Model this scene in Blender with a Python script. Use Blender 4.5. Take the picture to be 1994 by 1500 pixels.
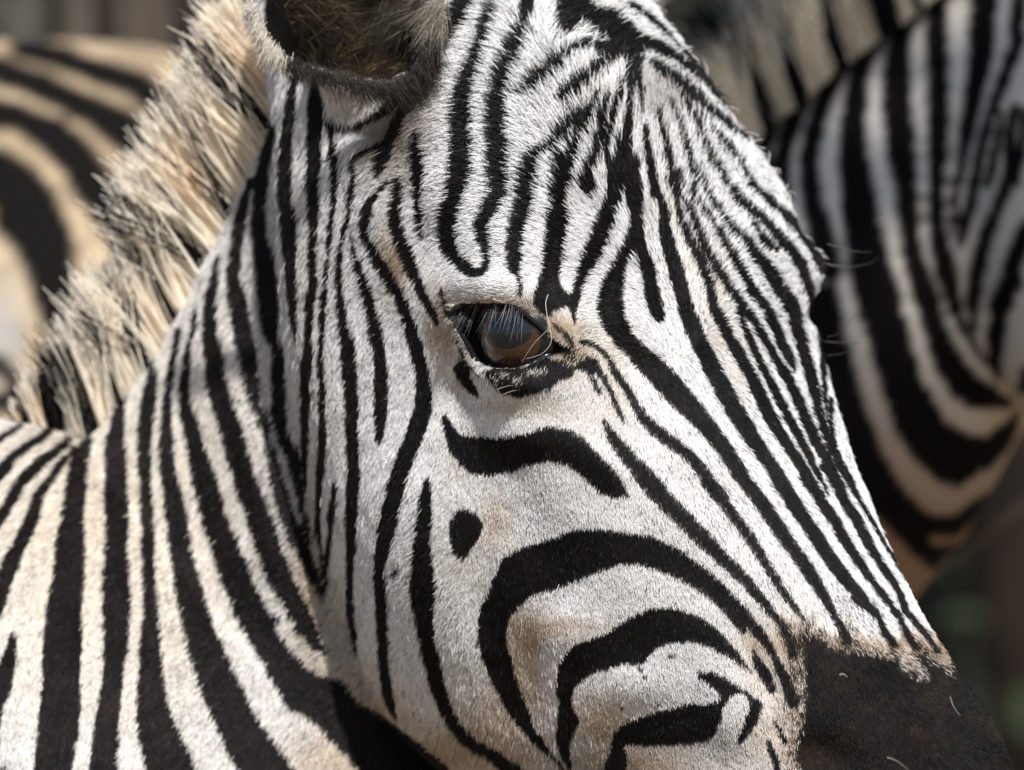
import bpy, bmesh, math, random
import numpy as np
from mathutils import Vector, Matrix
R = math.radians
scene = bpy.context.scene
for o in list(bpy.data.objects): bpy.data.objects.remove(o)

# ---------------------------------------------------------------- camera
cam_data = bpy.data.cameras.new('camera')
cam = bpy.data.objects.new('camera', cam_data); scene.collection.objects.link(cam)
cam.location = (0, -5.0, 1.30); cam.rotation_euler = (R(90), 0, 0)
cam_data.sensor_width = 36.0
cam_data.lens = 36.0 * 5.0 / (1994 / 4600.0)
cam_data.clip_start = .1; cam_data.clip_end = 5000
cam_data.dof.use_dof = True
cam_data.dof.focus_distance = 4.995
cam_data.dof.aperture_fstop = 7.6
scene.camera = cam

# ---------------------------------------------------------------- sky and sun
SUN = Vector((.18, -.63, .755)).normalized()        # direction towards the sun
sun_elev = math.asin(SUN.z); sun_az = math.atan2(SUN.x, SUN.y)
world = bpy.data.worlds.new('World'); scene.world = world; world.use_nodes = True
nt = world.node_tree; nt.nodes.clear()
sky = nt.nodes.new('ShaderNodeTexSky'); sky.sky_type = 'NISHITA'; sky.sun_disc = False
sky.sun_elevation = sun_elev; sky.sun_rotation = sun_az
bg = nt.nodes.new('ShaderNodeBackground'); bg.inputs['Strength'].default_value = .085
wo = nt.nodes.new('ShaderNodeOutputWorld')
nt.links.new(sky.outputs[0], bg.inputs['Color']); nt.links.new(bg.outputs[0], wo.inputs['Surface'])
sun_data = bpy.data.lights.new('sun', 'SUN'); sun_data.energy = 4.2; sun_data.angle = R(1.5); sun_data.color = (1.0, .97, .93)
sun = bpy.data.objects.new('sun', sun_data); scene.collection.objects.link(sun)
sun.rotation_euler = SUN.to_track_quat('Z', 'Y').to_euler()
sun.location = (0, 0, 6)
vs = scene.view_settings
vs.view_transform = 'Standard'; vs.look = 'None'; vs.gamma = 1.0; vs.exposure = 0.55; vs.use_curve_mapping = False
scene.render.engine = 'CYCLES'
scene.cycles.use_denoising = True
try:
    scene.cycles.denoiser = 'OPENIMAGEDENOISE'; scene.cycles.denoising_input_passes = 'RGB_ALBEDO_NORMAL'; scene.cycles.denoising_prefilter = 'ACCURATE'
except Exception: pass
scene.cycles.max_bounces = 9; scene.cycles.diffuse_bounces = 7; scene.cycles.glossy_bounces = 3; scene.cycles.transparent_max_bounces = 16
scene.cycles_curves.shape = 'RIBBONS'; scene.cycles_curves.subdivisions = 2
# ---------------------------------------------------------------- coat patterns
# The stripes of the coats are drawn on flat pattern sheets (side view, 4600 units per metre).
# Each sheet piece was drawn at its own scale: name -> (x, y, magnification).
SHEET = {'T1': (500, 300, 3.988), 'T2': (500, 650, 3.988), 'T3': (500, 1000, 3.988), 'T4': (700, 1124, 3.988),
         'T5': (850, 350, 3.988), 'T6': (1200, 300, 3.988), 'T7': (850, 550, 4.985), 'T8': (800, 750, 3.988),
         'T9': (1200, 600, 3.988), 'TA': (1200, 900, 3.988), 'TB': (1000, 1124, 3.988), 'TC': (1494, 1124, 3.988),
         'N1': (0, 0, 2.849), 'N2': (0, 400, 2.849), 'N3': (0, 800, 2.849), 'E': (450, 0, 3.624), 'F': (850, 0, 3.624),
         'G': (1250, 0, 2.679), 'Q1': (0, 760, 5.357), 'Q2': (0, 960, 5.0), 'Z1': (1400, 0, 2.5), 'Z2': (1600, 550, 2.5),
         'S': (0, 0, 1.0), 'FF': (850, 0, 2.5597)}

def L(sheet, *nums):            # a band: x, y, width triples along its middle
    x0, y0, k = SHEET[sheet]
    a = np.array(nums, float).reshape(-1, 3)
    return np.c_[a[:, 0] / k + x0, a[:, 1] / k + y0, a[:, 2] / k]

def P(sheet, *nums):            # a patch: x, y pairs round its outline
    x0, y0, k = SHEET[sheet]
    a = np.array(nums, float).reshape(-1, 2)
    return np.c_[a[:, 0] / k + x0, a[:, 1] / k + y0]

def J(*a):
    return np.concatenate(a)

BANDS = [
 # neck, from the withers forwards
 L('S', 146,874,8, 131,891,10, 113,909,13, 98,937,12, 77,963,20, 67,1000,24, 49,1040,24, 34,1070,24, 20,1100,32, 5,1140,28, -10,1190,28, -60,1300,30),
 L('S', 25,1232,4, 22,1262,18, 14,1300,28, 4,1345,30, -15,1400,30, -30,1600,40),
 L('S', 134,842,7, 131,861,13, 105,883,16, 80,900,20, 62,919,22, 43,937,20, 32,956,20, 15,985,20, 0,1008,22, -20,1035,22, -80,1120,24),
 L('S', 100,835,15, 84,851,15, 62,864,14, 40,879,15, 24,894,18, 8,912,22, -10,930,22, -90,990,24),
 L('S', 42,830,8, 20,843,9, 0,855,10, -60,890,20),
 L('S', 172,858,18, 155,892,30, 150,940,38, 141,1010,42, 137,1063,56, 135,1116,60, 125,1186,65, 122,1256,72, 119,1326,70, 116,1401,77, 103,1500,70, 95,1620,70),
 L('S', 237,780,16, 231,820,24, 226,870,37, 226,940,42, 228,1010,42, 227,1063,40, 227,1116,48, 227,1186,51, 225,1256,44, 222,1301,37, 209,1401,43, 201,1500,52, 195,1620,52),
 L('S', 292,712,14, 297,733,20, 290,785,27, 285,818,25, 282,870,26, 283,940,23, 287,1010,23, 288,1063,21, 290,1116,21, 294,1186,26, 293,1256,39, 293,1301,43, 301,1401,66, 332,1500,90, 370,1620,100),
 L('S', 349,640,10, 343,680,11, 332,730,11, 326,786,14, 325,870,25, 332,940,32, 346,1010,39, 349,1063,39, 362,1116,47, 377,1186,50, 398,1256,62, 425,1326,74, 458,1401,76, 515,1500,92, 590,1620,100),
 L('S', 378,608,8, 380,628,9, 367,680,10, 361,733,16, 362,786,21, 369,818,28, 382,870,33, 400,940,46, 419,1010,48, 437,1063,52, 457,1116,54, 487,1186,56, 505,1216,60),
 L('S', 425,500,8, 420,520,10, 419,540,14, 412,575,18, 410,611,23, 410,646,26, 415,681,35, 420,716,38, 425,751,39, 440,804,41, 456,856,43, 479,940,42, 507,1010,46, 523,1063,45, 545,1120,46, 571,1170,41, 597,1221,38, 615,1251,24, 636,1268,4),
 L('S', 489,347,8, 479,386,14, 470,421,19, 461,480,20, 457,505,19, 455,540,26, 462,575,33, 468,611,35, 479,681,36, 491,751,25, 499,790,19, 511,818,19, 521,853,11, 529,888,15, 537,923,19, 544,958,25, 555,993,23, 569,1028,25, 586,1063,25, 601,1098,20, 616,1133,16, 628,1169,7),
 L('S', 530,245,10, 524,281,16, 516,316,20, 510,351,25, 506,421,25, 506,460,26, 515,505,35, 519,540,39, 524,611,35, 527,646,26, 540,681,21, 541,751,25, 542,804,28, 553,856,23, 569,888,25, 576,923,19, 586,975,13, 591,1011,10, 602,1060,4),
 L('S', 581,120,6, 578,140,14, 568,176,14, 566,211,19, 561,246,18, 556,281,20, 556,316,24, 555,388,24, 561,413,28, 563,450,29, 565,500,22, 568,551,17, 568,601,14, 574,651,5, 574,664,2),
 L('S', 609,132,4, 611,152,8, 613,179,18, 614,207,25, 615,235,28, 612,262,26, 612,300,27, 610,350,25, 610,400,21, 610,450,14, 608,500,13, 610,551,16, 604,601,15, 602,651,13, 600,675,16, 598,700,19, 596,725,19, 595,750,19, 593,800,15, 593,850,12, 592,900,9, 593,930,5, 593,960,3),
 L('S', 643,250,6, 645,276,9, 648,304,14, 653,340,12, 649,400,6, 644,450,8, 638,500,4, 633,551,8, 629,601,12, 627,651,9, 625,700,8, 627,750,10, 628,800,11, 628,850,13, 624,900,13, 621,950,11, 619,1000,8, 618,1037,9, 623,1063,6, 628,1100,6, 632,1140,4),
 L('S', 650,940,3, 651,951,6, 648,976,7, 645,1001,11, 644,1025,8, 641,1050,6, 637,1075,8, 633,1100,8, 632,1125,7, 632,1160,5),
 L('S', 686,312,9, 688,325,10, 690,350,8, 683,375,10, 681,400,6, 677,425,5, 670,450,6, 665,475,5, 662,500,9, 660,525,10, 660,550,11, 662,576,12, 665,601,15, 668,626,15, 672,650,20, 677,675,25, 679,700,27, 681,725,28, 684,750,24, 685,800,24, 685,825,21, 687,875,21, 688,925,22, 687,950,22, 686,976,21, 684,1001,21, 683,1025,18, 684,1075,15, 682,1100,12, 681,1150,11, 682,1175,12, 683,1200,13, 686,1226,12, 689,1251,9, 692,1280,4),
 L('S', 685,455,3, 687,475,6, 692,500,10, 700,525,14, 707,550,16, 715,576,20, 721,601,19, 727,626,21, 732,650,22, 737,675,22, 741,700,21, 742,725,23, 742,750,24, 742,775,25, 741,800,24, 741,825,19, 739,850,12, 737,868,3),
 L('S', 755,355,4, 747,363,5, 737,375,8, 722,393,13, 714,413,19, 709,438,17, 712,463,16, 719,476,18, 733,501,20, 747,526,24, 763,551,22, 776,576,18, 787,601,20, 795,626,20, 802,651,22, 809,675,24, 815,700,25, 822,725,24, 824,750,26, 825,775,29, 823,800,33, 814,825,34, 807,850,32, 795,876,30, 786,901,29, 778,926,29, 771,951,33, 765,976,30, 759,1001,33, 752,1025,32, 750,1050,29, 744,1075,25, 739,1100,18, 739,1125,18, 741,1150,20, 742,1175,22, 743,1200,20, 744,1226,19, 745,1251,19, 746,1276,16, 748,1301,16, 751,1326,18, 756,1351,18, 762,1375,12, 770,1397,4),
 L('S', 832,931,2, 830,951,14, 828,976,22, 827,1001,26, 825,1025,29, 823,1050,29, 823,1075,35, 823,1100,39, 822,1125,43, 823,1150,45, 823,1175,42, 826,1200,36, 828,1226,31, 832,1251,29, 838,1276,30, 844,1301,28, 849,1326,27, 857,1351,26, 866,1375,24, 878,1400,22, 894,1425,24, 912,1444,25, 936,1458,24, 960,1472,23, 985,1490,24, 1010,1510,24, 1060,1560,34),
 # temple and brow
 J(L('S', 959,-30,16, 959,0,16, 950,40,18, 936,85,20, 920,130,26, 905,170,34, 899,210,38, 899,276,40, 898,320,40, 893,350,38),
   L('T1', 1525,350,125, 1490,450,135, 1473,550,130, 1475,650,130, 1505,750,115, 1585,850,85, 1650,905,75, 1700,925,60, 1760,905,50, 1785,850,40, 1790,800,45),
   L('T5', 385,540,60, 365,450,95, 355,350,95, 390,260,105, 440,180,115, 480,80,135, 490,0,140),
   L('S', 967,298,38, 969,262,37, 967,221,36, 973,179,32, 980,143,28, 996,105,26, 1012,66,24, 1022,36,22, 1027,0,22, 1032,-40,22)),
 L('S', 813,255,8, 812,290,20, 815,330,24, 813,370,14, 815,400,14, 816,430,12, 820,460,6),
 L('S', 775,352,10, 771,385,16, 770,420,22, 774,450,24, 785,480,25, 797,510,24, 810,540,20, 822,568,17, 836,597,15, 845,615,12, 852,632,6),
 L('S', 860,20,10, 840,70,30, 820,110,34, 800,145,30, 780,180,22, 760,205,18, 735,225,14),
 L('S', 845,120,26, 820,160,34, 800,190,26, 780,225,22, 765,260,22, 750,290,26, 740,320,20, 735,345,6),
 L('S', 862,90,20, 890,30,30, 915,-20,36),
 L('T5', 700,-40,110, 705,60,105, 690,140,110, 665,250,120, 620,380,115, 605,500,110, 600,620,100, 605,690,80, 630,760,25, 650,820,12, 650,890,8),
 L('F', 705,1080,60, 670,1180,90, 640,1280,110, 620,1350,110),
 L('T5', 960,-60,100, 955,80,110, 945,200,125, 945,300,150, 925,450,155, 905,600,140, 890,700,130),
 L('F', 870,1110,50, 875,1180,80, 868,1260,95),
 L('T5', 1430,-40,80, 1400,60,90, 1370,150,110, 1335,250,120, 1300,350,125, 1262,450,130, 1225,550,125, 1175,650,100, 1130,750,75, 1095,850,60, 1090,900,60),
 L('F', 1410,1150,60, 1390,1250,80, 1370,1350,80),
 J(L('F', 1300,980,40, 1305,1080,60, 1310,1200,80), L('T5', 1545,0,90, 1552,150,100, 1555,350,100, 1530,470,100),
   L('T5', 1455,600,85, 1410,700,110, 1375,800,150, 1357,900,180, 1352,1000,195, 1380,1090,180, 1420,1160,170),
   L('T9', 60,240,150, 150,330,150, 300,480,175, 430,620,180, 560,760,160, 680,890,135, 790,1030,122, 890,1170,112, 990,1320,103, 1100,1480,90),
   L('TA', 950,90,105, 1050,220,92, 1150,350,98, 1260,510,105, 1360,660,92, 1460,800,95, 1560,950,88, 1640,1090,62, 1700,1200,52, 1750,1290,52, 1800,1390,60)),
 L('T5', 1560,400,90, 1600,560,85, 1645,700,95, 1668,830,105, 1690,950,115, 1722,1040,90, 1740,1080,50),
 J(L('T6', 340,350,60, 370,450,75, 380,580,85, 405,700,105, 445,830,105, 485,980,108, 535,1180,112), L('T9', 590,120,125, 640,260,115, 700,380,122, 770,520,130, 840,650,130, 910,780,130, 1000,920,125, 1080,1050,108, 1180,1190,100, 1270,1340,100, 1360,1480,96),
   L('TA', 1250,110,110, 1340,260,105, 1430,400,105, 1510,520,98, 1600,660,98, 1690,790,100, 1770,900,95, 1870,1010,75, 1960,1120,60),
   L('TC', 700,160,80, 780,230,70, 850,290,50, 890,370,40, 930,450,45, 985,520,40)),
 J(L('T6', 470,400,40, 520,560,60, 600,720,70, 680,880,80, 725,1030,70, 755,1180,72), L('T9', 820,110,80, 880,230,80, 950,360,88, 1020,480,82, 1080,600,90, 1140,740,95, 1210,870,88, 1290,1000,80, 1370,1120,75, 1450,1250,72, 1520,1370,75, 1580,1470,72),
   L('TA', 1460,120,66, 1530,220,70, 1620,350,78, 1700,460,75, 1760,580,70, 1830,690,66, 1900,800,66, 1960,890,55),
   L('TC', 860,90,50, 940,200,46, 1010,290,40, 1060,390,36, 1110,480,44, 1150,540,40)),
 L('T9', 950,-30,40, 990,130,45, 1050,270,50, 1110,410,52, 1180,540,55, 1250,680,60, 1320,820,60, 1390,950,55, 1460,1080,52, 1520,1200,44, 1580,1310,34, 1645,1450,8),
 J(L('T6', 570,430,40, 640,600,60, 700,740,65, 760,840,70, 825,960,70, 880,1040,70, 960,1150,62), L('T9', 1040,60,56, 1110,170,54, 1180,290,56, 1250,410,58, 1310,510,68, 1370,630,72, 1430,760,76, 1490,900,80, 1550,1030,74, 1620,1150,72, 1680,1280,72, 1740,1400,72),
   L('TA', 1620,30,64, 1680,120,72, 1740,240,72, 1800,350,75, 1870,460,72, 1930,570,68, 1990,690,62),
   L('TC', 960,10,50, 1010,90,48, 1050,180,46, 1080,270,42, 1150,350,42, 1220,430,42, 1270,500,36, 1320,580,24)),
 J(L('T6', 720,480,40, 800,620,60, 870,730,70, 940,850,78, 1000,950,75, 1060,1060,72, 1120,1150,70), L('T9', 1165,0,75, 1230,130,75, 1280,260,80, 1340,370,70, 1372,440,40, 1386,492,4)),
 J(L('T6', 800,440,40, 910,580,65, 1000,660,75, 1080,770,90, 1150,865,105, 1215,950,112, 1290,1080,110), L('T9', 1370,0,108, 1400,130,100, 1440,270,92, 1480,420,86, 1520,560,82, 1550,700,72, 1580,830,62, 1610,950,55, 1660,1060,54, 1710,1160,50, 1770,1260,52, 1830,1370,48),
   L('TA', 1725,20,44, 1760,60,42, 1820,170,36, 1880,280,30, 1940,380,22), L('TC', 1070,0,12, 1150,110,12, 1220,220,11, 1290,330,11, 1322,372,6)),
 L('T6', 1060,540,40, 1130,640,60, 1190,710,60, 1235,745,40),
 J(L('T6', 850,200,45, 900,280,70, 960,360,85, 1060,440,85, 1150,520,80, 1240,620,85, 1325,705,88, 1395,800,85, 1455,930,80, 1498,1060,62, 1525,1190,52), L('T9', 1570,150,48, 1595,300,44, 1605,450,38, 1612,560,32, 1618,660,26, 1622,760,15, 1640,880,8)),
 L('T6', 960,60,35, 1040,200,50, 1110,285,60, 1200,375,70, 1330,490,75, 1425,590,72, 1480,680,62, 1520,745,60, 1555,800,75, 1590,870,80, 1630,935,66, 1655,990,26),
 L('T6', 1300,320,10, 1390,410,14, 1450,490,16, 1500,570,16, 1555,660,10),
 L('T9', 1660,700,30, 1665,820,32, 1668,950,30, 1695,1060,26, 1745,1180,14),
 J(L('T7', 1400,570,26, 1500,600,32, 1600,660,36, 1680,760,42, 1740,870,55, 1820,1000,58, 1900,1130,66), L('T9', 200,840,78, 330,970,92, 450,1060,84, 560,1140,74, 640,1230,82, 740,1360,82, 830,1470,80),
   L('TA', 700,150,78, 800,280,72, 900,400,72, 1000,540,76, 1100,690,72, 1200,850,62, 1290,1000,54, 1380,1120,40, 1462,1222,22)),
 J(L('T8', 1500,270,12, 1540,360,50, 1620,480,95, 1720,600,108, 1830,700,102, 1930,820,105), L('TA', 150,20,108, 250,160,128, 370,290,128, 520,440,126, 640,560,120, 760,680,100, 880,800,90, 1000,920,82, 1120,1060,66, 1220,1180,54, 1290,1270,46, 1330,1370,48, 1365,1490,60)),
 # eye wrinkles
 L('T7', 1490,850,40, 1530,960,34, 1590,1080,24), L('T7', 1560,840,60, 1640,960,40, 1700,1080,30, 1740,1180,42, 1790,1290,40, 1815,1350,14),
 L('T7', 50,90,14, 70,170,20, 90,260,18, 110,320,24), L('T7', 805,10,14, 812,90,16, 808,130,8),
 L('T7', 190,560,10, 270,740,12, 400,900,10), L('T7', 1130,410,18, 1220,480,30, 1290,560,30, 1330,620,20),
 # nicks and flies
 L('S', 762,1119,5, 770,1116,6, 776,1112,3), L('S', 540,1204,5, 543,1211,3), L('TB', 975,718,16, 992,722,14), L('TB', 1215,620,14, 1224,622,12), L('TB', 1015,780,12, 1028,772,8), L('TB', 838,1022,10, 852,1026,10), L('TB', 1115,985,10, 1124,988,10),
 # lip
 L('S', 1494,1252,8, 1509,1280,10, 1519,1305,14, 1533,1332,20, 1545,1365,24),
 L('TC', 60,1130,20, 100,1200,30, 140,1280,40), L('TC', 10,1290,30, 60,1420,40, 80,1500,40),
 L('E', 640,830,12, 700,885,24, 780,912,32, 900,880,32, 1020,800,28, 1130,710,32, 1220,640,26, 1300,560,14), L('E', 860,1110,14, 960,1060,26, 1060,1010,24, 1150,930,14),  # ear base: shade of the crease drawn as dark bands
 # forelock and poll
 L('FF', 640,265,50, 590,330,60, 510,395,62, 445,450,40, 420,470,14), L('FF', 880,300,40, 780,360,50, 700,425,52, 640,490,44, 600,520,14),
 L('FF', 735,545,30, 680,600,55, 620,670,55, 570,730,40, 520,760,30, 480,790,70), L('FF', 800,470,18, 770,560,34, 730,640,40, 690,720,40, 660,790,50, 640,850,70, 630,900,90),
 L('FF', 850,480,18, 830,580,30, 820,680,36, 790,780,36, 750,850,44, 750,920,70), L('FF', 925,420,22, 900,520,26, 870,640,22, 850,760,22, 880,860,50, 890,930,70),
 L('FF', 965,330,40, 968,440,24, 962,560,26, 950,700,44, 962,850,60, 985,1000,72),
 L('FF', 640,255,26, 740,228,44, 850,258,50, 960,285,50), L('FF', 1005,300,40, 1005,380,34, 1015,470,22, 1025,560,14),
 L('FF', 1080,320,46, 1140,375,55, 1210,430,60, 1300,500,62, 1400,590,54, 1480,650,44, 1560,700,26), L('FF', 1080,225,60, 1150,260,50, 1220,310,44, 1300,375,40, 1380,460,30, 1470,560,20),
 L('FF', 960,20,26, 1050,80,20, 1150,170,18, 1250,280,18, 1350,390,18, 1450,510,16), L('FF', 1130,60,14, 1220,170,16, 1310,290,14),
 L('FF', 1040,640,20, 1060,760,30, 1080,880,44, 1095,980,52), L('FF', 1100,560,18, 1130,680,28, 1160,800,36, 1190,920,44, 1200,1000,40),
 L('FF', 1160,520,16, 1220,640,24, 1250,760,30, 1270,860,30, 1290,960,30), L('FF', 1220,500,14, 1300,620,22, 1340,740,34, 1390,830,44, 1440,900,50),
 L('FF', 1300,580,14, 1390,670,22, 1450,730,30, 1515,806,36), L('FF', 1250,780,14, 1310,880,22, 1360,980,28, 1409,1050,40), L('FF', 1200,860,14, 1250,950,22, 1310,1020,30, 1358,1075,38), L('FF', 1150,900,16, 1210,980,24, 1262,1043,36),
]
PATCHES = [
 P('S', 457,1160, 500,1155, 515,1190, 538,1233, 595,1300, 640,1322, 663,1326, 705,1376, 775,1415, 850,1475, 890,1510, 900,1640, 780,1640, 700,1500, 669,1465, 602,1401, 560,1375, 533,1331, 500,1271, 470,1220),
 J(P('S', 963,1126, 981,1086, 1026,1066, 1076,1051, 1113,1036, 1151,1032, 1201,1037, 1238,1042, 1268,1045, 1305,1063, 1330,1078, 1363,1100, 1393,1123, 1426,1158, 1451,1183, 1471,1208, 1491,1238, 1511,1273, 1505,1276, 1491,1259, 1476,1246, 1458,1228, 1453,1222, 1451,1232, 1446,1238, 1438,1226, 1426,1211, 1413,1193, 1396,1176, 1376,1161, 1350,1143, 1325,1128, 1300,1118, 1270,1106, 1238,1098, 1200,1098, 1136,1124, 1091,1142, 1033,1162, 1008,1182, 988,1207, 982,1232, 986,1262, 998,1300, 1011,1345, 1026,1380, 1038,1417, 1059,1445, 1076,1468, 1094,1500, 1094,1560, 1130,1560, 1100,1500, 1086,1480, 1071,1473, 1046,1452, 1026,1432, 1001,1405, 983,1375, 966,1340, 951,1310, 938,1274, 932,1244, 931,1217, 936,1187, 951,1157)),
 P('TB', 430,1498, 340,1330, 330,1200, 350,1080, 365,990, 335,900, 340,800, 360,680, 420,590, 480,530, 640,470, 740,440, 820,380, 960,290, 1060,255, 1160,245, 1280,262, 1440,315, 1540,380, 1640,470, 1720,560, 1790,660, 1850,740, 1800,705, 1700,640, 1600,580, 1500,530, 1380,500, 1220,505, 1130,540, 1070,590, 1030,650, 940,680, 840,670, 740,710, 640,740, 540,790, 480,840, 450,900, 445,960, 470,1050, 500,1130, 470,1190, 440,1270, 430,1360, 445,1498, 445,1640, 430,1640),
 P('TB', 690,1498, 760,1360, 780,1230, 840,1160, 960,1110, 1100,1060, 1260,1020, 1400,985, 1500,1000, 1590,970, 1615,930, 1580,880, 1500,820, 1440,785, 1430,740, 1540,740, 1640,790, 1740,860, 1800,880, 1860,930, 1930,985, 1900,1080, 1870,1160, 1800,1260, 1750,1310, 1740,1260, 1790,1170, 1810,1100, 1840,1010, 1820,930, 1770,890, 1700,910, 1660,960, 1620,1010, 1600,1120, 1560,1200, 1500,1270, 1380,1290, 1240,1300, 1100,1310, 960,1300, 850,1310, 870,1400, 880,1498, 880,1640, 650,1640),
 P('TB', 1855,560, 1900,620, 1960,700, 1994,770, 2030,860, 2020,900, 1994,900, 1930,800, 1870,700),
 P('T2', 1590,190, 1640,260, 1650,340, 1700,430, 1740,505, 1690,490, 1620,420, 1560,340, 1530,270, 1560,230),
 P('T8', 265,230, 310,300, 380,390, 500,410, 700,415, 900,390, 1000,350, 1080,330, 1200,345, 1330,410, 1450,530, 1580,680, 1640,760, 1700,865, 1560,870, 1470,830, 1390,750, 1300,680, 1220,610, 1060,590, 900,620, 760,670, 600,700, 480,680, 380,610, 310,520, 280,430, 240,280),
 P('T8', 390,975, 450,985, 520,1030, 560,1090, 530,1160, 470,1270, 420,1350, 380,1350, 330,1300, 300,1170, 320,1060, 350,1000),
 P('T5', 820,690, 950,740, 960,820, 1020,890, 1070,880, 1110,900, 1100,960, 1080,1040, 1075,1120, 1050,1060, 1030,980, 960,1000, 910,1010, 890,1060, 850,1060, 790,1020, 750,960, 760,900, 780,850),
 P('T5', 1140,-30, 1200,-60, 1225,20, 1230,90, 1195,130, 1150,100),
 P('FF', 580,-60, 720,-60, 780,40, 900,60, 980,150, 1095,212, 1000,275, 900,265, 830,200, 770,150, 720,95, 690,110, 650,175, 620,165, 595,100),
 # below the eye
 P('T7', 470,860, 640,850, 800,850, 900,800, 1100,710, 1300,660, 1420,690, 1560,760, 1600,880, 1520,900, 1420,850, 1330,830, 1320,900, 1180,960, 1100,1030, 950,1080, 800,1110, 650,1090, 560,1010, 500,930),
 P('T7', 1080,560, 1180,590, 1300,640, 1430,690, 1330,720, 1200,715, 1060,720),
 # far ear edge
 P('F', 1560,-40, 1650,10, 1700,60, 1730,130, 1760,60, 1740,-40),
]
# dark brown muzzle outline, its edge breaks up into single hairs
MUZZLE = P('TC', 120,380, 180,450, 240,480, 300,430, 330,330, 380,400, 450,450, 520,530, 560,420, 590,430, 640,490, 720,530, 850,590, 930,600, 975,540, 1010,610, 1150,700, 1200,760, 1150,600, 1110,480, 1200,570, 1300,640, 1330,600, 1400,700, 1430,600, 1370,520, 1380,470, 1440,580, 1600,620, 2300,1300, 2300,2000, 350,2000, 300,1700, 240,1500, 200,1380, 250,1200, 230,1000, 260,850, 220,680, 170,540)
MOTTLED = P('TC', 560,430, 700,500, 860,440, 980,540, 1130,650, 1300,900, 1480,820, 1440,560, 1100,420, 850,280, 560,60, 420,0)

def sheet_mask(bands, patches, x0, y0, x1, y1, step, soft=2.0, wob=2.0, seed=3, fat=0.0, thin=None):
    """signed-distance raster of bands and patches, 1 = dark"""
    xs = np.arange(x0, x1, step); ys = np.arange(y0, y1, step)
    rng = np.random.default_rng(seed)
    X, Y = np.meshgrid(xs, ys)
    D = np.full(X.shape, 60.0)
    # edges of real stripes wander a little
    def lown(cell, amp):
        gy, gx = int((y1 - y0) / cell) + 3, int((x1 - x0) / cell) + 3
        g = rng.standard_normal((gy, gx))
        fx = (X - x0) / cell; fy = (Y - y0) / cell
        ix = fx.astype(int); iy = fy.astype(int); fx -= ix; fy -= iy
        fx = fx * fx * (3 - 2 * fx); fy = fy * fy * (3 - 2 * fy)
        return amp * ((g[iy, ix] * (1 - fx) + g[iy, ix + 1] * fx) * (1 - fy) + (g[iy + 1, ix] * (1 - fx) + g[iy + 1, ix + 1] * fx) * fy)
    for b in bands:
        # smooth the band with Catmull-Rom
        n = len(b)
        pts = []
        for i in range(n - 1):
            p0, p1, p2, p3 = b[max(i - 1, 0)], b[i], b[i + 1], b[min(i + 2, n - 1)]
            for t in (0, .25, .5, .75):
                pts.append(.5 * ((2 * p1) + (-p0 + p2) * t + (2 * p0 - 5 * p1 + 4 * p2 - p3) * t * t + (-p0 + 3 * p1 - 3 * p2 + p3) * t ** 3))
        pts.append(b[-1]); pts = np.array(pts)
        for a, c in zip(pts[:-1], pts[1:]):
            m = max(a[2], c[2]) / 2 + 30
            i0 = max(int((min(a[0], c[0]) - m - x0) / step), 0); i1 = min(int((max(a[0], c[0]) + m - x0) / step) + 1, len(xs))
            j0 = max(int((min(a[1], c[1]) - m - y0) / step), 0); j1 = min(int((max(a[1], c[1]) + m - y0) / step) + 1, len(ys))
            if i1 <= i0 or j1 <= j0:
                continue
            x = X[j0:j1, i0:i1]; y = Y[j0:j1, i0:i1]
            dx, dy = c[0] - a[0], c[1] - a[1]
            t = np.clip(((x - a[0]) * dx + (y - a[1]) * dy) / (dx * dx + dy * dy + 1e-9), 0, 1)
            d = np.hypot(x - a[0] - t * dx, y - a[1] - t * dy) - (a[2] + (c[2] - a[2]) * t) / 2
            D[j0:j1, i0:i1] = np.minimum(D[j0:j1, i0:i1], d)
    for p in patches:
        D = np.minimum(D, poly_dist(p, X, Y, x0, y0, step))
    if thin is not None:
        for (cx, cy, rx, ry, am) in thin: D = D + am * np.exp(-((X - cx) / rx) ** 2 - ((Y - cy) / ry) ** 2)
    D = D - fat + lown(14, wob) + lown(5, wob * .45)
    return 1 - np.clip(D / (2 * soft) + .5, 0, 1)

def poly_dist(p, X, Y, x0, y0, step, pad=40):
    """signed distance to a closed outline (inside negative), only near it"""
    D = np.full(X.shape, 60.0)
    i0 = max(int((p[:, 0].min() - pad - x0) / step), 0); i1 = min(int((p[:, 0].max() + pad - x0) / step) + 1, X.shape[1])
    j0 = max(int((p[:, 1].min() - pad - y0) / step), 0); j1 = min(int((p[:, 1].max() + pad - y0) / step) + 1, X.shape[0])
    if i1 <= i0 or j1 <= j0:
        return D
    x = X[j0:j1, i0:i1]; y = Y[j0:j1, i0:i1]
    ins = np.zeros(x.shape, bool); dist = np.full(x.shape, 1e9)
    for a, b in zip(p, np.roll(p, -1, 0)):
        dx, dy = b - a
        t = np.clip(((x - a[0]) * dx + (y - a[1]) * dy) / (dx * dx + dy * dy + 1e-9), 0, 1)
        dist = np.minimum(dist, np.hypot(x - a[0] - t * dx, y - a[1] - t * dy))
        if dy != 0:
            ins ^= ((a[1] > y) != (b[1] > y)) & (x < dx * (y - a[1]) / dy + a[0])
    D[j0:j1, i0:i1] = np.where(ins, -dist, dist)
    return D

def sample(img, x0, y0, step, px, py):
    fx = np.clip((px - x0) / step, 0, img.shape[1] - 1.001); fy = np.clip((py - y0) / step, 0, img.shape[0] - 1.001)
    ix = fx.astype(int); iy = fy.astype(int); fx = fx - ix; fy = fy - iy
    return (img[iy, ix] * (1 - fx) + img[iy, ix + 1] * fx) * (1 - fy) + (img[iy + 1, ix] * (1 - fx) + img[iy + 1, ix + 1] * fx) * fy
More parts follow.
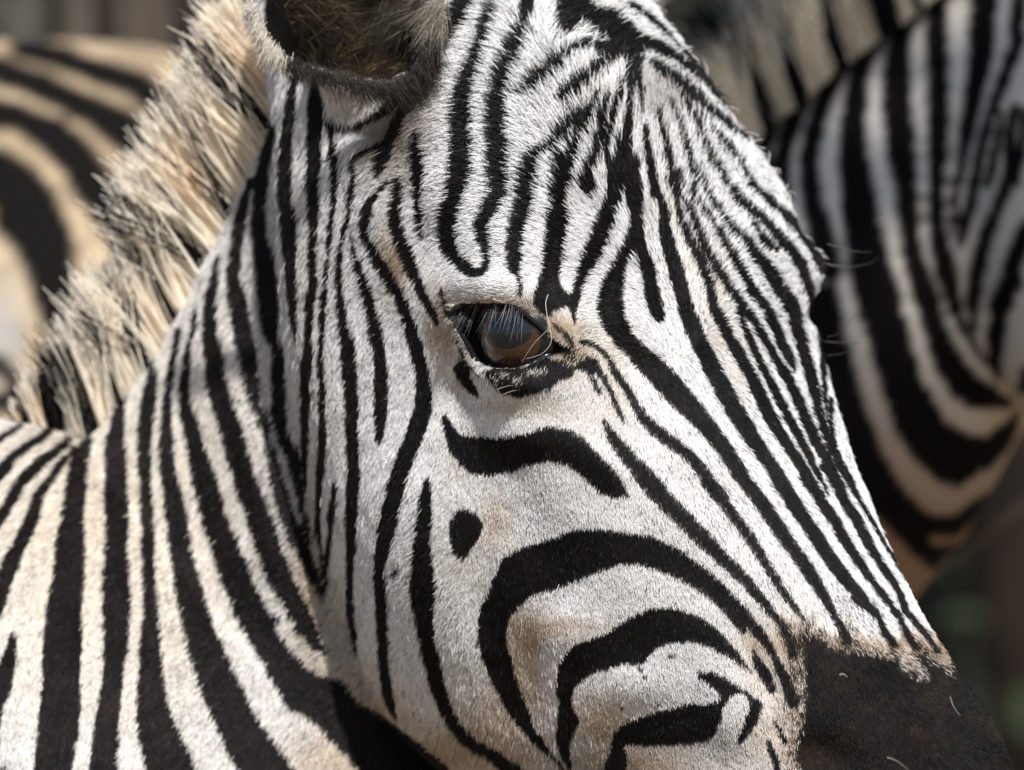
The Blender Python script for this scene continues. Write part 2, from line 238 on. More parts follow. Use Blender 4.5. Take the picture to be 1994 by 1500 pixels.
# ---------------------------------------------------------------- the striding frame of the near zebra's head
PX = 4600.0                     # pattern units per metre
CAM_D, CAM_Z = 5.0, 1.30
def unproject(px, py, y=0.0):   # pattern sheet -> point at depth y
    k = (CAM_D + y) / CAM_D
    px = np.asarray(px, float); py = np.asarray(py, float); y = np.broadcast_to(np.asarray(y, float), px.shape)
    return np.stack([(px - 997) / PX * k, y, CAM_Z + (750 - py) / PX * k], -1)
def project(p):                 # point -> pattern sheet
    k = CAM_D / (CAM_D + p[..., 1])
    return p[..., 0] * k * PX + 997, 750 - (p[..., 2] - CAM_Z) * k * PX

HF = np.array([.48, -.36, -.80]); HF /= np.linalg.norm(HF)             # towards the nose
HU = np.array([.59, -.52, .62]); HU -= HU.dot(HF) * HF; HU /= np.linalg.norm(HU)   # out of the forehead
HL = np.cross(HF, HU)                                                   # towards the near eye
HO = unproject(1400, 600, .056)
def headpt(s, l, u):
    return HO + np.multiply.outer(s, HF) + np.multiply.outer(l, HL) + np.multiply.outer(u, HU)
# station, then half outline from the top of the face to the throat: (half width, height) pairs
HEAD_SECT = np.array([
 [-.235, 0,-.040, .030,-.045, .050,-.058, .055,-.075, .050,-.090, .030,-.104, 0,-.108],
 [-.20, 0, .008, .036, .002, .066,-.030, .072,-.060, .064,-.090, .040,-.115, 0,-.122],
 [-.15, 0, .030, .046, .019, .083,-.030, .085,-.070, .076,-.112, .046,-.142, 0,-.150],
 [-.10, 0, .028, .056, .015, .093,-.030, .091,-.082, .084,-.135, .050,-.172, 0,-.182],
 [-.04, 0, .013, .060, .003, .101,-.028, .092,-.085, .088,-.150, .052,-.200, 0,-.210],
 [ .00, 0, .004, .056,-.004, .100,-.035, .090,-.082, .089,-.155, .052,-.212, 0,-.222],
 [ .05, 0,-.002, .050,-.010, .084,-.045, .084,-.090, .083,-.156, .052,-.222, 0,-.230],
 [ .10, 0,-.005, .041,-.013, .067,-.050, .072,-.090, .068,-.148, .044,-.208, 0,-.216],
 [ .15, 0,-.009, .034,-.016, .054,-.048, .057,-.080, .055,-.125, .035,-.168, 0,-.176],
 [ .20, 0,-.012, .030,-.019, .047,-.050, .051,-.078, .048,-.112, .031,-.146, 0,-.152],
 [ .25, 0,-.017, .031,-.024, .048,-.054, .053,-.082, .048,-.110, .031,-.138, 0,-.144],
 [ .29, 0,-.029, .030,-.035, .047,-.062, .051,-.085, .044,-.110, .027,-.130, 0,-.135],
 [ .325, 0,-.056, .021,-.060, .035,-.074, .038,-.090, .033,-.107, .019,-.120, 0,-.123],
])
def crom(P, n, closed=False):
    """Catmull-Rom through rows of P, n samples per span"""
    P = np.asarray(P, float); N = len(P); out = []
    T = np.linspace(0, 1, n, endpoint=False).reshape((-1,) + (1,) * (P.ndim - 1))
    for i in range(N if closed else N - 1):
        if closed: p0, p1, p2, p3 = P[(i - 1) % N], P[i], P[(i + 1) % N], P[(i + 2) % N]
        else: p0, p1, p2, p3 = P[max(i - 1, 0)], P[i], P[i + 1], P[min(i + 2, N - 1)]
        out.append(.5 * ((2 * p1) + (-p0 + p2) * T + (2 * p0 - 5 * p1 + 4 * p2 - p3) * T ** 2 + (-p0 + 3 * p1 - 3 * p2 + p3) * T ** 3))
    if not closed: out.append(P[-1:])
    return np.concatenate(out)
def head_rings():
    S = crom(HEAD_SECT, 6)
    rings = []
    for row in S:
        h = row[1:].reshape(-1, 2)
        full = np.concatenate([h, h[-2:0:-1] * [-1, 1]])
        r = crom(full, 6, closed=True)
        rings.append(headpt(np.full(len(r), row[0]), r[:, 0], r[:, 1]))
    return np.array(rings)
# ---------------------------------------------------------------- helpers
COL = scene.collection
def link(o, parent=None):
    COL.objects.link(o)
    if parent is not None: o.parent = parent
    return o
def tag(o, label=None, category=None, group=None, kind=None):
    if label: o['label'] = label
    if category: o['category'] = category
    if group: o['group'] = group
    if kind: o['kind'] = kind
    return o
def new_mesh(name, verts, faces, mat=None, smooth=True):
    me = bpy.data.meshes.new(name)
    me.from_pydata([tuple(v) for v in verts], [], [tuple(f) for f in faces]); me.update()
    if smooth: me.polygons.foreach_set('use_smooth', np.ones(len(me.polygons), bool))
    if mat: me.materials.append(mat)
    return me
def loft(rings):
    """closed tube through rings (n, k, 3) with fan caps -> verts, faces"""
    rings = np.asarray(rings); n, k = rings.shape[:2]
    V = np.concatenate([rings.reshape(-1, 3), rings[:1].mean(1), rings[-1:].mean(1)])
    F = []
    for i in range(n - 1):
        for j in range(k):
            F.append((i * k + j, i * k + (j + 1) % k, (i + 1) * k + (j + 1) % k, (i + 1) * k + j))
    for j in range(k):
        F.append((n * k, (j + 1) % k, j)); F.append((n * k + 1, (n - 1) * k + j, (n - 1) * k + (j + 1) % k))
    return V, F
def join_lofts(parts):
    V, F, o = [], [], 0
    for v, f in parts:
        V.append(v); F += [tuple(i + o for i in q) for q in f]; o += len(v)
    return np.concatenate(V), F
def recalc(me):
    bm = bmesh.new(); bm.from_mesh(me); bmesh.ops.recalc_face_normals(bm, faces=bm.faces); bm.to_mesh(me); bm.free()
def voxel(V, F, size, smooth_iter=3):
    """weld overlapping closed lofts into one skin"""
    me = new_mesh('work', V, F); recalc(me)
    ob = bpy.data.objects.new('work', me); COL.objects.link(ob)
    m = ob.modifiers.new('r', 'REMESH'); m.mode = 'VOXEL'; m.voxel_size = size
    s = ob.modifiers.new('s', 'SMOOTH'); s.factor = .5; s.iterations = smooth_iter
    dg = bpy.context.evaluated_depsgraph_get()
    out = bpy.data.meshes.new_from_object(ob.evaluated_get(dg))
    bpy.data.objects.remove(ob); bpy.data.meshes.remove(me)
    out.polygons.foreach_set('use_smooth', np.ones(len(out.polygons), bool))
    return out
def get_co(me):
    a = np.empty(len(me.vertices) * 3, np.float32); me.vertices.foreach_get('co', a); return a.reshape(-1, 3).astype(float)
def set_co(me, co):
    me.vertices.foreach_set('co', co.astype(np.float32).ravel()); me.update()
def get_no(me):
    a = np.empty(len(me.vertices) * 3, np.float32); me.vertex_normals.foreach_get('vector', a); return a.reshape(-1, 3).astype(float)
def paint(me, rgb, name='coat'):
    a = me.color_attributes.new(name, 'FLOAT_COLOR', 'POINT')
    a.data.foreach_set('color', np.c_[rgb, np.ones(len(rgb))].astype(np.float32).ravel())
def norm(v):
    return v / np.maximum(np.linalg.norm(v, axis=-1, keepdims=True), 1e-12)
def vnoise(p, cell, seed):
    """smooth value noise in 2-D, roughly -1..1"""
    rng = np.random.default_rng(seed); g = rng.uniform(-1, 1, (256, 256))
    f = p / cell; i = np.floor(f).astype(int); f = f - i; f = f * f * (3 - 2 * f)
    x0, y0 = i[..., 0] % 256, i[..., 1] % 256; x1, y1 = (x0 + 1) % 256, (y0 + 1) % 256
    fx, fy = f[..., 0], f[..., 1]
    return (g[x0, y0] * (1 - fx) + g[x1, y0] * fx) * (1 - fy) + (g[x0, y1] * (1 - fx) + g[x1, y1] * fx) * fy

def mat_attr(name, attr='coat', rough=.75, spec=.25, bump=None, glow=0):
    m = bpy.data.materials.new(name); m.use_nodes = True; t = m.node_tree
    b = t.nodes['Principled BSDF']; b.inputs['Roughness'].default_value = rough; b.inputs['Specular IOR Level'].default_value = spec
    a = t.nodes.new('ShaderNodeAttribute'); a.attribute_name = attr
    t.links.new(a.outputs['Color'], b.inputs['Base Color'])
    if glow:                              # light passes through thin pale hair
        tr = t.nodes.new('ShaderNodeBsdfTranslucent'); mx = t.nodes.new('ShaderNodeMixShader'); mx.inputs[0].default_value = glow
        t.links.new(a.outputs['Color'], tr.inputs['Color']); t.links.new(b.outputs[0], mx.inputs[1]); t.links.new(tr.outputs[0], mx.inputs[2]); t.links.new(mx.outputs[0], t.nodes['Material Output'].inputs['Surface'])
    if bump:
        n = t.nodes.new('ShaderNodeTexNoise'); n.inputs['Scale'].default_value = bump[0]; n.inputs['Detail'].default_value = 4
        bp = t.nodes.new('ShaderNodeBump'); bp.inputs['Strength'].default_value = bump[1]; bp.inputs['Distance'].default_value = bump[2]
        t.links.new(n.outputs['Fac'], bp.inputs['Height']); t.links.new(bp.outputs['Normal'], b.inputs['Normal'])
    return m
def mat_flat(name, col, rough=.6, spec=.3, noise=None):
    m = bpy.data.materials.new(name); m.use_nodes = True; t = m.node_tree
    b = t.nodes['Principled BSDF']; b.inputs['Roughness'].default_value = rough; b.inputs['Specular IOR Level'].default_value = spec
    b.inputs['Base Color'].default_value = (*col, 1)
    if noise:
        sc, c2 = noise
        co = t.nodes.new('ShaderNodeTexCoord')
        n = t.nodes.new('ShaderNodeTexNoise'); n.inputs['Scale'].default_value = sc; n.inputs['Detail'].default_value = 6
        t.links.new(co.outputs['Object'], n.inputs['Vector'])
        r = t.nodes.new('ShaderNodeValToRGB'); r.color_ramp.elements[0].position = .35; r.color_ramp.elements[1].position = .68
        r.color_ramp.elements[0].color = (*col, 1); r.color_ramp.elements[1].color = (*c2, 1)
        t.links.new(n.outputs['Fac'], r.inputs['Fac']); t.links.new(r.outputs['Color'], b.inputs['Base Color'])
    return m
def hair_object(name, pos, rad, rgb, mat, parent):
    """pos (n, k, 3), rad (n, k), rgb (n, 3): strands with their own colours"""
    n, k = pos.shape[:2]
    cd = bpy.data.hair_curves.new(name); cd.add_curves([k] * n)
    cd.position_data.foreach_set('vector', pos.astype(np.float32).ravel())
    ra = cd.attributes.get('radius') or cd.attributes.new('radius', 'FLOAT', 'POINT')
    ra.data.foreach_set('value', rad.astype(np.float32).ravel())
    per_point = rgb.ndim == 3
    ca = cd.attributes.new('strand', 'FLOAT_COLOR', 'POINT' if per_point else 'CURVE')
    flat = rgb.reshape(-1, 3)
    ca.data.foreach_set('color', np.c_[flat, np.ones(len(flat))].astype(np.float32).ravel())
    cd.materials.append(mat)
    o = bpy.data.objects.new(name, cd)
    return link(o, parent)

# ---------------------------------------------------------------- the near zebra: body
def ellipse_neck(stations, k=40, n=5):
    """crest x,y, throat x,y, depth, half thickness"""
    S = crom(np.array(stations, float), n); rings = []
    th = np.linspace(0, 2 * np.pi, k, endpoint=False)
    for cx, cy, tx, ty, y, b in S:
        c = unproject(cx, cy, y); t = unproject(tx, ty, y)
        m = (c + t) / 2; a = (c - t) / 2
        ca = np.cos(th); sa = np.sin(th)
        w = b * np.sign(sa) * np.abs(sa) ** .85 * (1 - .38 * np.clip(ca, 0, 1) ** 2)     # narrow crest
        rings.append(m + np.multiply.outer(ca, a) + np.multiply.outer(w, np.array([0, -1.0, 0])))
    return np.array(rings)
NECK = [(800,-60,1000,420,.155,.05), (660,40,960,520,.165,.058), (592,135,950,720,.178,.064), (500,305,940,950,.19,.070), (402,515,960,1200,.203,.078), (292,705,1000,1480,.213,.088),
        (175,850,1040,1800,.222,.100), (90,832,1060,1950,.228,.112), (-60,815,1050,2200,.235,.13), (-450,800,900,2650,.25,.17)]
BODY = [(-300,830,1000,2400,.26,.16), (-800,830,600,3000,.29,.21), (-1600,900,-500,3350,.36,.26), (-3000,1000,-2600,3600,.46,.29), (-4400,900,-4200,3400,.54,.28), (-5300,1000,-5300,2900,.62,.2), (-5700,1500,-5700,2400,.66,.08)]
def teardrop(base, tip, wide, b, y0, y1, k=28):
    """ear bulb: base and tip on the sheet, half width (units), half thickness (m)"""
    t = np.linspace(0, 1, 15)
    prof = np.interp(t, [0, .08, .2, .42, .65, .85, 1], [.30, .5, .72, 1, .86, .5, .05])
    c = np.array(base)[None] + np.multiply.outer(t, np.array(tip) - np.array(base))
    d = norm(np.array(tip, float) - np.array(base)); nrm = np.array([-d[1], d[0]])
    th = np.linspace(0, 2 * np.pi, k, endpoint=False); rings = []
    for i in range(len(t)):
        y = y0 + (y1 - y0) * t[i]
        q = c[i] + np.multiply.outer(np.cos(th), nrm) * wide * prof[i]
        r = unproject(q[:, 0], q[:, 1], y); r[:, 1] = y - np.sin(th) * b * prof[i]
        rings.append(r)
    return np.array(rings)

parts = [loft(head_rings()), loft(ellipse_neck(NECK)), loft(teardrop((752, 275), (672, -420), 178, .042, .085, .095)), loft(teardrop((1180, 40), (1400, -560), 150, .035, .19, .21))]
V, F = join_lofts(parts)
skin = voxel(V, F, .0021, 4)
co = get_co(skin); no = get_no(skin)
px, py = project(co)
near = no[:, 1] < .15
# sculpted relief: x, y, radius x, radius y, angle, height in mm
RELIEF = [
 (955,556,78,34,5,6.0), (1035,585,42,34,20,4.0), (865,600,26,60,10,2.5), (985,655,90,60,15,-3.0), (1010,745,80,22,10,3.0),
 (840,470,60,75,20,-6.0), (1120,540,55,60,0,-3.0), (1105,655,40,24,30,3.5), (1160,720,30,40,40,2.0), (1060,815,120,34,10,-1.2),
 (1040,850,80,34,12,1.6), (1180,905,100,36,38,2.2), (1330,1030,120,36,42,2.0),
 (830,1020,120,200,0,5.0), (960,1250,46,170,-10,-4.5), (690,1000,34,260,0,-2.0), (900,760,60,40,0,-2.0),
 (1120,1230,70,60,0,3.5), (1030,1300,34,90,0,-3.0), (1250,1330,90,50,0,4.0), (1300,1470,120,40,4,-2.0), (1420,1390,40,60,0,3.0), (1490,1330,26,90,-15,-3.5),
 (1640,1480,70,40,20,-3.0), (1600,1400,60,50,0,2.5), (1350,500,26,200,-24,-2.2), (1290,200,70,60,0,4.0), (1150,330,70,60,0,2.0),
 (585,1080,12,200,-19,1.5), (560,900,24,260,-14,-3.0), (470,800,26,330,-12,3.0), (380,950,26,300,-12,-2.0), (700,250,46,20,-18,-3.5), (770,300,60,60,0,-6.0), (780,380,40,60,0,-4.0),
]
h = np.zeros(len(co))
for (x, y, rx, ry, ang, mm) in RELIEF:
    a = R(ang); dx, dy = px - x, py - y
    u = dx * math.cos(a) + dy * math.sin(a); v = -dx * math.sin(a) + dy * math.cos(a)
    h += mm * 1e-3 * np.exp(-(u / rx) ** 2 - (v / ry) ** 2)
h += .0004 * vnoise(np.c_[px, py], 60, 11) + .00012 * vnoise(np.c_[px, py], 22, 12)
co += no * (h * near)[:, None]
for (x, y, rx, ry, mm) in [(1490,400,110,170,9.5), (1570,525,52,46,9.5), (1585,612,26,26,-3.0)]:     # the far brow stands out
    co += no * (mm * 1e-3 * np.exp(-((px - x) / rx) ** 2 - ((py - y) / ry) ** 2) * (co[:, 1] > -.02))[:, None]
for (x, y, rx, ry, mm) in [(1890,1440,150,190,8.0)]:                    # the far side of the muzzle is full
    co += no * (mm * 1e-3 * np.exp(-((px - x) / rx) ** 2 - ((py - y) / ry) ** 2) * np.clip((no[:, 0] - .1) / .4, 0, 1))[:, None]
# openings: the eye and the hollow of the ear
EYE = P('T7', 130,300, 200,250, 300,210, 430,185, 560,190, 700,225, 830,290, 930,370, 1000,430, 1070,500, 1180,590, 1260,650, 1250,690, 1100,705, 1000,745, 900,805, 780,842, 640,852, 520,832, 430,792, 360,722, 310,622, 250,522, 180,402)
EARHOLE = P('S', 500,-200, 489,-40, 495,10, 510,58, 542,102, 590,126, 650,142, 715,158, 768,158, 810,132, 838,90, 850,45, 852,0, 838,-120, 770,-330, 640,-380, 560,-320)
def inside(p, x, y):
    r = np.zeros(x.shape, bool)
    for a, b in zip(p, np.roll(p, -1, 0)):
        dy = b[1] - a[1]
        if dy: r ^= ((a[1] > y) != (b[1] > y)) & (x < (b[0] - a[0]) * (y - a[1]) / dy + a[0])
    return r
def edge_dist(p, x, y):
    d = np.full(x.shape, 1e9)
    for a, b in zip(p, np.roll(p, -1, 0)):
        e = b - a; t = np.clip(((x - a[0]) * e[0] + (y - a[1]) * e[1]) / (e @ e), 0, 1)
        d = np.minimum(d, np.hypot(x - a[0] - t * e[0], y - a[1] - t * e[1]))
    return d
px, py = project(co)
def front_only(mask, poly):        # the skin layer that faces the camera
    m = mask & inside(poly, px, py) & near
    return m
sel = front_only(co[:, 1] < .07, EYE)
eye_surface_y = float(np.median(co[sel, 1]))
co[sel, 1] += .016 * np.clip(edge_dist(EYE, px[sel], py[sel]) / 10, 0, 1)
sel = front_only(co[:, 1] < .10, EARHOLE) & (py < 192)
co[sel, 1] += .062 * np.clip(edge_dist(EARHOLE, px[sel], py[sel]) / 70, 0, 1) ** .6
set_co(skin, co)
print('skin verts', len(co), 'eye y', eye_surface_y)
# ---------------------------------------------------------------- coat colours of the near zebra
GX0, GY0, GX1, GY1, GS = -260, -260, 2200, 1720, 2
MASK = sheet_mask(BANDS, PATCHES, GX0, GY0, GX1, GY1, GS, soft=2.2, wob=.8, fat=2.0, thin=[(1450,360,160,180,2.2), (1115,230,130,140,-1.6)])
for (x, y, rx, ry, st) in [(976,733,13,6,.6), (1008,740,9,7,.7), (1040,726,16,7,.7), (965,748,9,5,.4), (1087,698,16,5,.7), (1112,707,10,6,.6), (1130,690,14,9,.75)]:
    gx_, gy_ = np.meshgrid(np.arange(GX0, GX1, GS), np.arange(GY0, GY1, GS))
    MASK *= 1 - st * np.exp(-((gx_ - x) / rx) ** 2 - ((gy_ - y) / ry) ** 2)
gx, gy = np.meshgrid(np.arange(GX0, GX1, GS), np.arange(GY0, GY1, GS))
MUZ = np.clip(.5 - (poly_dist(MUZZLE, gx, gy, GX0, GY0, GS) + 13 * vnoise(np.stack([gx, gy * .45], -1), 22, 71) + 7 * vnoise(np.stack([gx, gy * .6], -1), 9, 72)) / 34, 0, 1)
MOT = np.clip(.5 - poly_dist(MOTTLED, gx, gy, GX0, GY0, GS) / 60, 0, 1)
WHITE = np.array([.79, .785, .775]); BLACK = np.array([.0085, .0078, .008])
# tints of the white hair, some with shade painted in: x, y, radius x, radius y, strength, colour
TAN = np.array([.42, .29, .165]); OCHRE = np.array([.34, .19, .07]); CREAM = np.array([.80, .70, .57]); DARKTAN = np.array([.13, .085, .05]); GREYBROWN = np.array([.40, .345, .30])
TINTS = [
 (200,1150,380,480,.50,np.array([.60,.57,.53])),  # neck whites greyed to hold down the sunlight on them
 (120,1020,220,320,.75,CREAM), (320,1000,200,420,.5,CREAM), (480,600,120,420,.30,GREYBROWN), (590,850,70,330,.28,GREYBROWN), (570,420,110,180,.25,GREYBROWN),
 (1015,1250,46,80,.55,TAN), (1070,1222,95,24,.55,OCHRE), (1035,1255,22,24,.6,OCHRE), (1020,1345,50,70,.65,TAN), (955,1410,80,90,.45,TAN), (1170,1400,60,46,.7,TAN), (1180,1430,40,24,.5,OCHRE),
 (1230,1490,170,50,.9,np.array([.26,.18,.11])), (965,1020,34,60,.45,TAN), (900,900,30,44,.25,TAN), (890,1080,70,80,.18,TAN), (770,520,24,60,.8,OCHRE), (745,470,16,40,.4,TAN),  # first entry: chin brown with its shade painted in
 (850,625,22,80,.65,TAN), (872,655,16,60,.6,OCHRE), (905,715,16,36,.75,np.array([.20,.13,.08])), (900,745,14,40,.5,TAN), (985,795,90,18,.45,TAN), (1130,820,90,50,.2,TAN),
 (1310,440,22,120,.25,TAN), (1395,610,26,110,.38,TAN), (1440,720,26,90,.25,TAN), (1345,520,24,90,.22,TAN), (1265,420,20,60,.2,TAN),
 (690,1350,90,60,.6,TAN), (860,1470,130,60,.85,TAN), (655,1230,40,90,.45,TAN), (600,1130,34,170,.65,TAN), (640,1300,60,70,.4,GREYBROWN), (650,1490,120,70,.6,TAN), (740,1400,60,40,.5,OCHRE),  # jaw tans; the throat strip has the neck-edge shade painted in
 (700,172,60,14,.9,np.array([.05,.03,.016])), (625,150,40,12,.85,np.array([.05,.03,.016])), (775,168,45,24,.9,np.array([.05,.034,.02])), (770,250,70,50,.85,DARKTAN), (745,300,50,60,.75,DARKTAN), (790,350,50,40,.45,GREYBROWN), (820,190,40,60,.6,GREYBROWN), (690,200,70,60,.35,GREYBROWN),  # brown ear rim, then the ear's shadow painted over its base
 (1030,740,80,30,.75,np.array([.22,.15,.08])), (1090,640,60,26,.9,np.array([.30,.21,.11])), (1120,690,60,36,.75,TAN), (1040,600,40,30,.5,GREYBROWN), (1200,740,30,80,.3,TAN), (980,590,110,16,.6,np.array([.35,.25,.17])), (1060,620,30,20,.7,np.array([.33,.2,.13])),
 (1150,200,80,110,.18,np.array([.5,.45,.30])), (1290,170,60,60,.6,np.array([.18,.15,.12])), (1380,330,70,110,.35,np.array([.42,.42,.44])), (1000,1500,60,90,.4,TAN),
 (1540,1290,40,110,.5,TAN), (1500,1440,60,70,.45,TAN), (1560,1255,120,18,.5,TAN), (1700,1260,120,22,.5,TAN), (1830,1260,70,40,.7,TAN), (1470,1230,30,40,.4,TAN), (1480,1300,40,60,.4,TAN),
]
def coat_colour(px, py, rng, single_hairs=True):
    """albedo of the coat at sheet positions"""
    n = len(px)
    c = np.repeat(WHITE[None], n, 0)
    for (x, y, rx, ry, s, col) in TINTS:
        w = s * np.exp(-((px - x) / rx) ** 2 - ((py - y) / ry) ** 2)
        c = c * (1 - w[:, None]) + col * w[:, None]
    q = np.c_[px, py]
    c = c * (1 + .07 * vnoise(q, 30, 5) + .05 * vnoise(q, 11, 6))[:, None]
    m = sample(MASK, GX0, GY0, GS, px, py); z = sample(MUZ, GX0, GY0, GS, px, py); t = sample(MOT, GX0, GY0, GS, px, py)
    blk = np.repeat(BLACK[None], n, 0)
    brown = np.clip(.5 + .5 * vnoise(q, 80, 8), 0, 1) * np.clip((900 - px) / 700, 0, 1) + .4 * np.clip(vnoise(q, 40, 9), 0, 1)
    blk = blk + brown[:, None] * np.array([.013, .008, .007])
    mv = .5 + .5 * vnoise(q, 70, 14) + .35 * vnoise(q, 20, 17) + .25 * vnoise(q, 8, 15)
    muz = np.array([.0035, .0028, .0026]) + (np.clip(mv, 0, 1.5) ** 1.6)[:, None] * np.array([.014, .0085, .0052])
    if single_hairs:                      # every hair is one colour, so edges break up hair by hair
        r = rng.random(n)
        m = (m > r).astype(float); z = (z > rng.random(n)).astype(float)
        speck = .022 + .09 * np.exp(-((px - 1450) / 220) ** 2 - ((py - 900) / 420) ** 2) + .42 * t * np.clip(.55 + vnoise(q, 20, 16), 0, 1)
        m = np.maximum(m, (rng.random(n) < speck) * .93)
        pale = rng.random(n) < .05
        c = c * rng.normal(1, .15, n).clip(.4, 1.2)[:, None]
        m = np.where(pale & (m > .5), .955, m)
    c = c * (1 - m[:, None]) + blk * m[:, None]
    if single_hairs:
        br = (rng.random(n) < .06)[:, None]
        muz = np.where(br, np.array([.045, .030, .020]) * rng.uniform(.4, 1.1, (n, 1)), muz)
        ze = sample(MUZ, GX0, GY0, GS, px, py)
        edge = ((ze > .02) & (ze < .98) & (rng.random(n) < .5))[:, None]
        c = np.where(edge, c * np.array([.62, .47, .34]), c)
    c = c * (1 - z[:, None]) + muz * z[:, None]
    return c.clip(.004, .85)

# flow of the hair: x, y, direction x, y, length mm, lift deg
FLOW = np.array([
 540,250,-.3,1,10,18, 460,500,-.35,.9,10,18, 300,900,-.3,.95,9,15, 100,1000,-.4,.9,8,15, 120,1350,-.2,1,8,15, 400,1300,-.5,.85,9,15, 600,1420,-.5,.85,9,15,
 600,350,-.5,.85,11,22, 620,700,-.5,.85,10,22, 620,1000,-.7,.7,9,22, 700,1250,-.7,.7,9,22, 720,900,-.5,.85,8,18, 780,1100,-.7,.7,8.5,20, 850,1400,-.5,.85,9,18, 1000,1440,-.3,.95,8,15,
 760,280,-.6,.5,13,30, 740,430,-.6,.5,9,20, 800,350,-1,.1,10,25, 880,250,-1,.05,11,28, 900,100,-.9,-.2,12,28, 960,300,-1,.0,11,28, 950,470,-1,-.15,8,20, 820,540,-.7,.5,7,18, 830,700,-.5,.85,6,14,
 1040,150,-.75,-.6,18,30, 1000,330,-.9,-.15,14,30, 1120,70,.6,-.5,18,30, 1150,230,-.3,-.8,19,32, 1190,210,.3,-.85,19,32, 1100,330,-.6,-.6,15,30, 1200,330,-.1,-1,15,30, 1270,250,.1,-1,20,34, 1340,330,.5,-.85,20,34, 1330,430,.4,-.9,14,28, 1400,300,.6,-.8,17,32, 1420,200,.8,-.5,15,30, 1350,110,.7,-.5,14,28, 1280,60,.8,-.3,14,28,
 1440,420,.7,-.7,11,26, 1520,440,.8,-.5,9,24, 1560,520,.95,-.2,8,22, 1480,560,.9,-.3,8,22, 1380,560,.6,-.6,8,22, 1250,420,-.3,-.8,9,22, 1150,450,-.8,-.3,8,20, 1050,480,-.9,-.2,7,18, 1200,600,-.6,.1,4.5,16, 1300,600,-.3,-.5,5,16, 1450,700,.7,.3,5,16, 1560,750,.8,.4,6,16, 1350,800,.2,.8,4,14, 1500,950,.5,.8,4,14, 1600,1000,.6,.7,4,12,
 950,560,-.8,-.1,4.5,15, 1060,590,.3,.9,3.5,14, 900,800,-.2,1,5,14, 1050,850,-.1,1,4.5,14, 1200,800,-.1,1,4,12, 1000,1000,-.2,1,5,14, 1200,1000,-.05,1,4.5,14, 1400,1100,.1,1,4,12, 1600,1200,.2,1,4.4,18, 1150,1200,-.05,1,5,14, 1000,1300,-.25,1,6.5,16, 1200,1350,-.1,1,4.5,14, 1300,1300,0,1,4,12, 1450,1400,.1,1,4.4,18, 1650,1350,.2,1,4.4,24, 1850,1400,.5,.8,4.4,24,
 680,200,-.2,1,9,16, 740,160,-.3,.9,12,18, 560,60,-.7,.7,9,22], float).reshape(-1, 6)
FLOW[:, 2:4] = norm(FLOW[:, 2:4])
fgx, fgy = np.meshgrid(np.arange(-260, 2220, 20), np.arange(-260, 1740, 20))
w = 1 / ((fgx[..., None] - FLOW[:, 0]) ** 2 + (fgy[..., None] - FLOW[:, 1]) ** 2 + 400) ** 1.7
w /= w.sum(-1, keepdims=True)
FG = [(w * FLOW[:, k]).sum(-1) for k in (2, 3, 4, 5)]
def flow_at(px, py):
    return [sample(f, -260, -260, 20, px, py) for f in FG]

# skin: dark under the hair, with the pattern in it
co = get_co(skin); px, py = project(co)
rng = np.random.default_rng(7)
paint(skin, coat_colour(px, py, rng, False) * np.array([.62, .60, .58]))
earin = inside(EARHOLE, px, py) & (py < 190) & (co[:, 1] < .14)
if earin.any():
    a = skin.color_attributes['coat']; buf = np.empty(len(co) * 4, np.float32); a.data.foreach_get('color', buf); buf = buf.reshape(-1, 4)
    buf[earin, :3] = np.array([.010, .007, .004]); eyein = inside(EYE, px, py) & (co[:, 1] < .06); buf[eyein, :3] = np.array([.018, .014, .012])
    a.data.foreach_set('color', buf.ravel())
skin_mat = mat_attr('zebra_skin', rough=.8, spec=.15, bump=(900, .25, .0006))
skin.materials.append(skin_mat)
zebra = bpy.data.objects.new('zebra', None); link(zebra)
tag(zebra, 'zebra in sharp close-up, its dark-muzzled head turned right across the picture', 'zebra', 'zebras standing close together')
# trunk and legs join the body out of the picture
bV, bF = loft(ellipse_neck(BODY, k=36, n=5))
def leg_loft(x, y, top, r0):
    zs = [top, top - .22, .62, .52, .44, .20, .12, .07, .0]; rr = [r0, r0 * .8, r0 * .48, .052, .042, .036, .046, .040, .055]
    xo = [0, 0, .02, .03, .02, .0, .01, .03, .04]
    th = np.linspace(0, 2 * np.pi, 14, endpoint=False)
    return loft(np.array([np.c_[x + o + np.cos(th) * r * 1.15, y + np.sin(th) * r, np.full(14, z)] for z, r, o in zip(zs, rr, xo)]))
legs = [leg_loft(-.42, .14, .95, .12), leg_loft(-.36, .46, .95, .12), leg_loft(-1.32, .42, 1.0, .15), leg_loft(-1.28, .78, 1.0, .15)]
tv, tf = join_lofts([(bV, bF)] + legs)
n0 = len(skin.vertices)
bm = bmesh.new(); bm.from_mesh(skin)
ext = new_mesh('ext', tv, tf); recalc(ext)
tpx, tpy = project(tv)
stripe = .5 + .5 * np.sin(tv[:, 0] * 42 + 1.5 * np.sin(tv[:, 2] * 5)); stripe = (stripe > .5).astype(float)[:, None]
paint(ext, (WHITE * (1 - stripe) + BLACK * stripe) * .6)
bm.from_mesh(ext); bm.to_mesh(skin); bm.free()
skin.polygons.foreach_set('use_smooth', np.ones(len(skin.polygons), bool))
body = bpy.data.objects.new('body', skin); link(body, zebra)
skin.name = 'body'

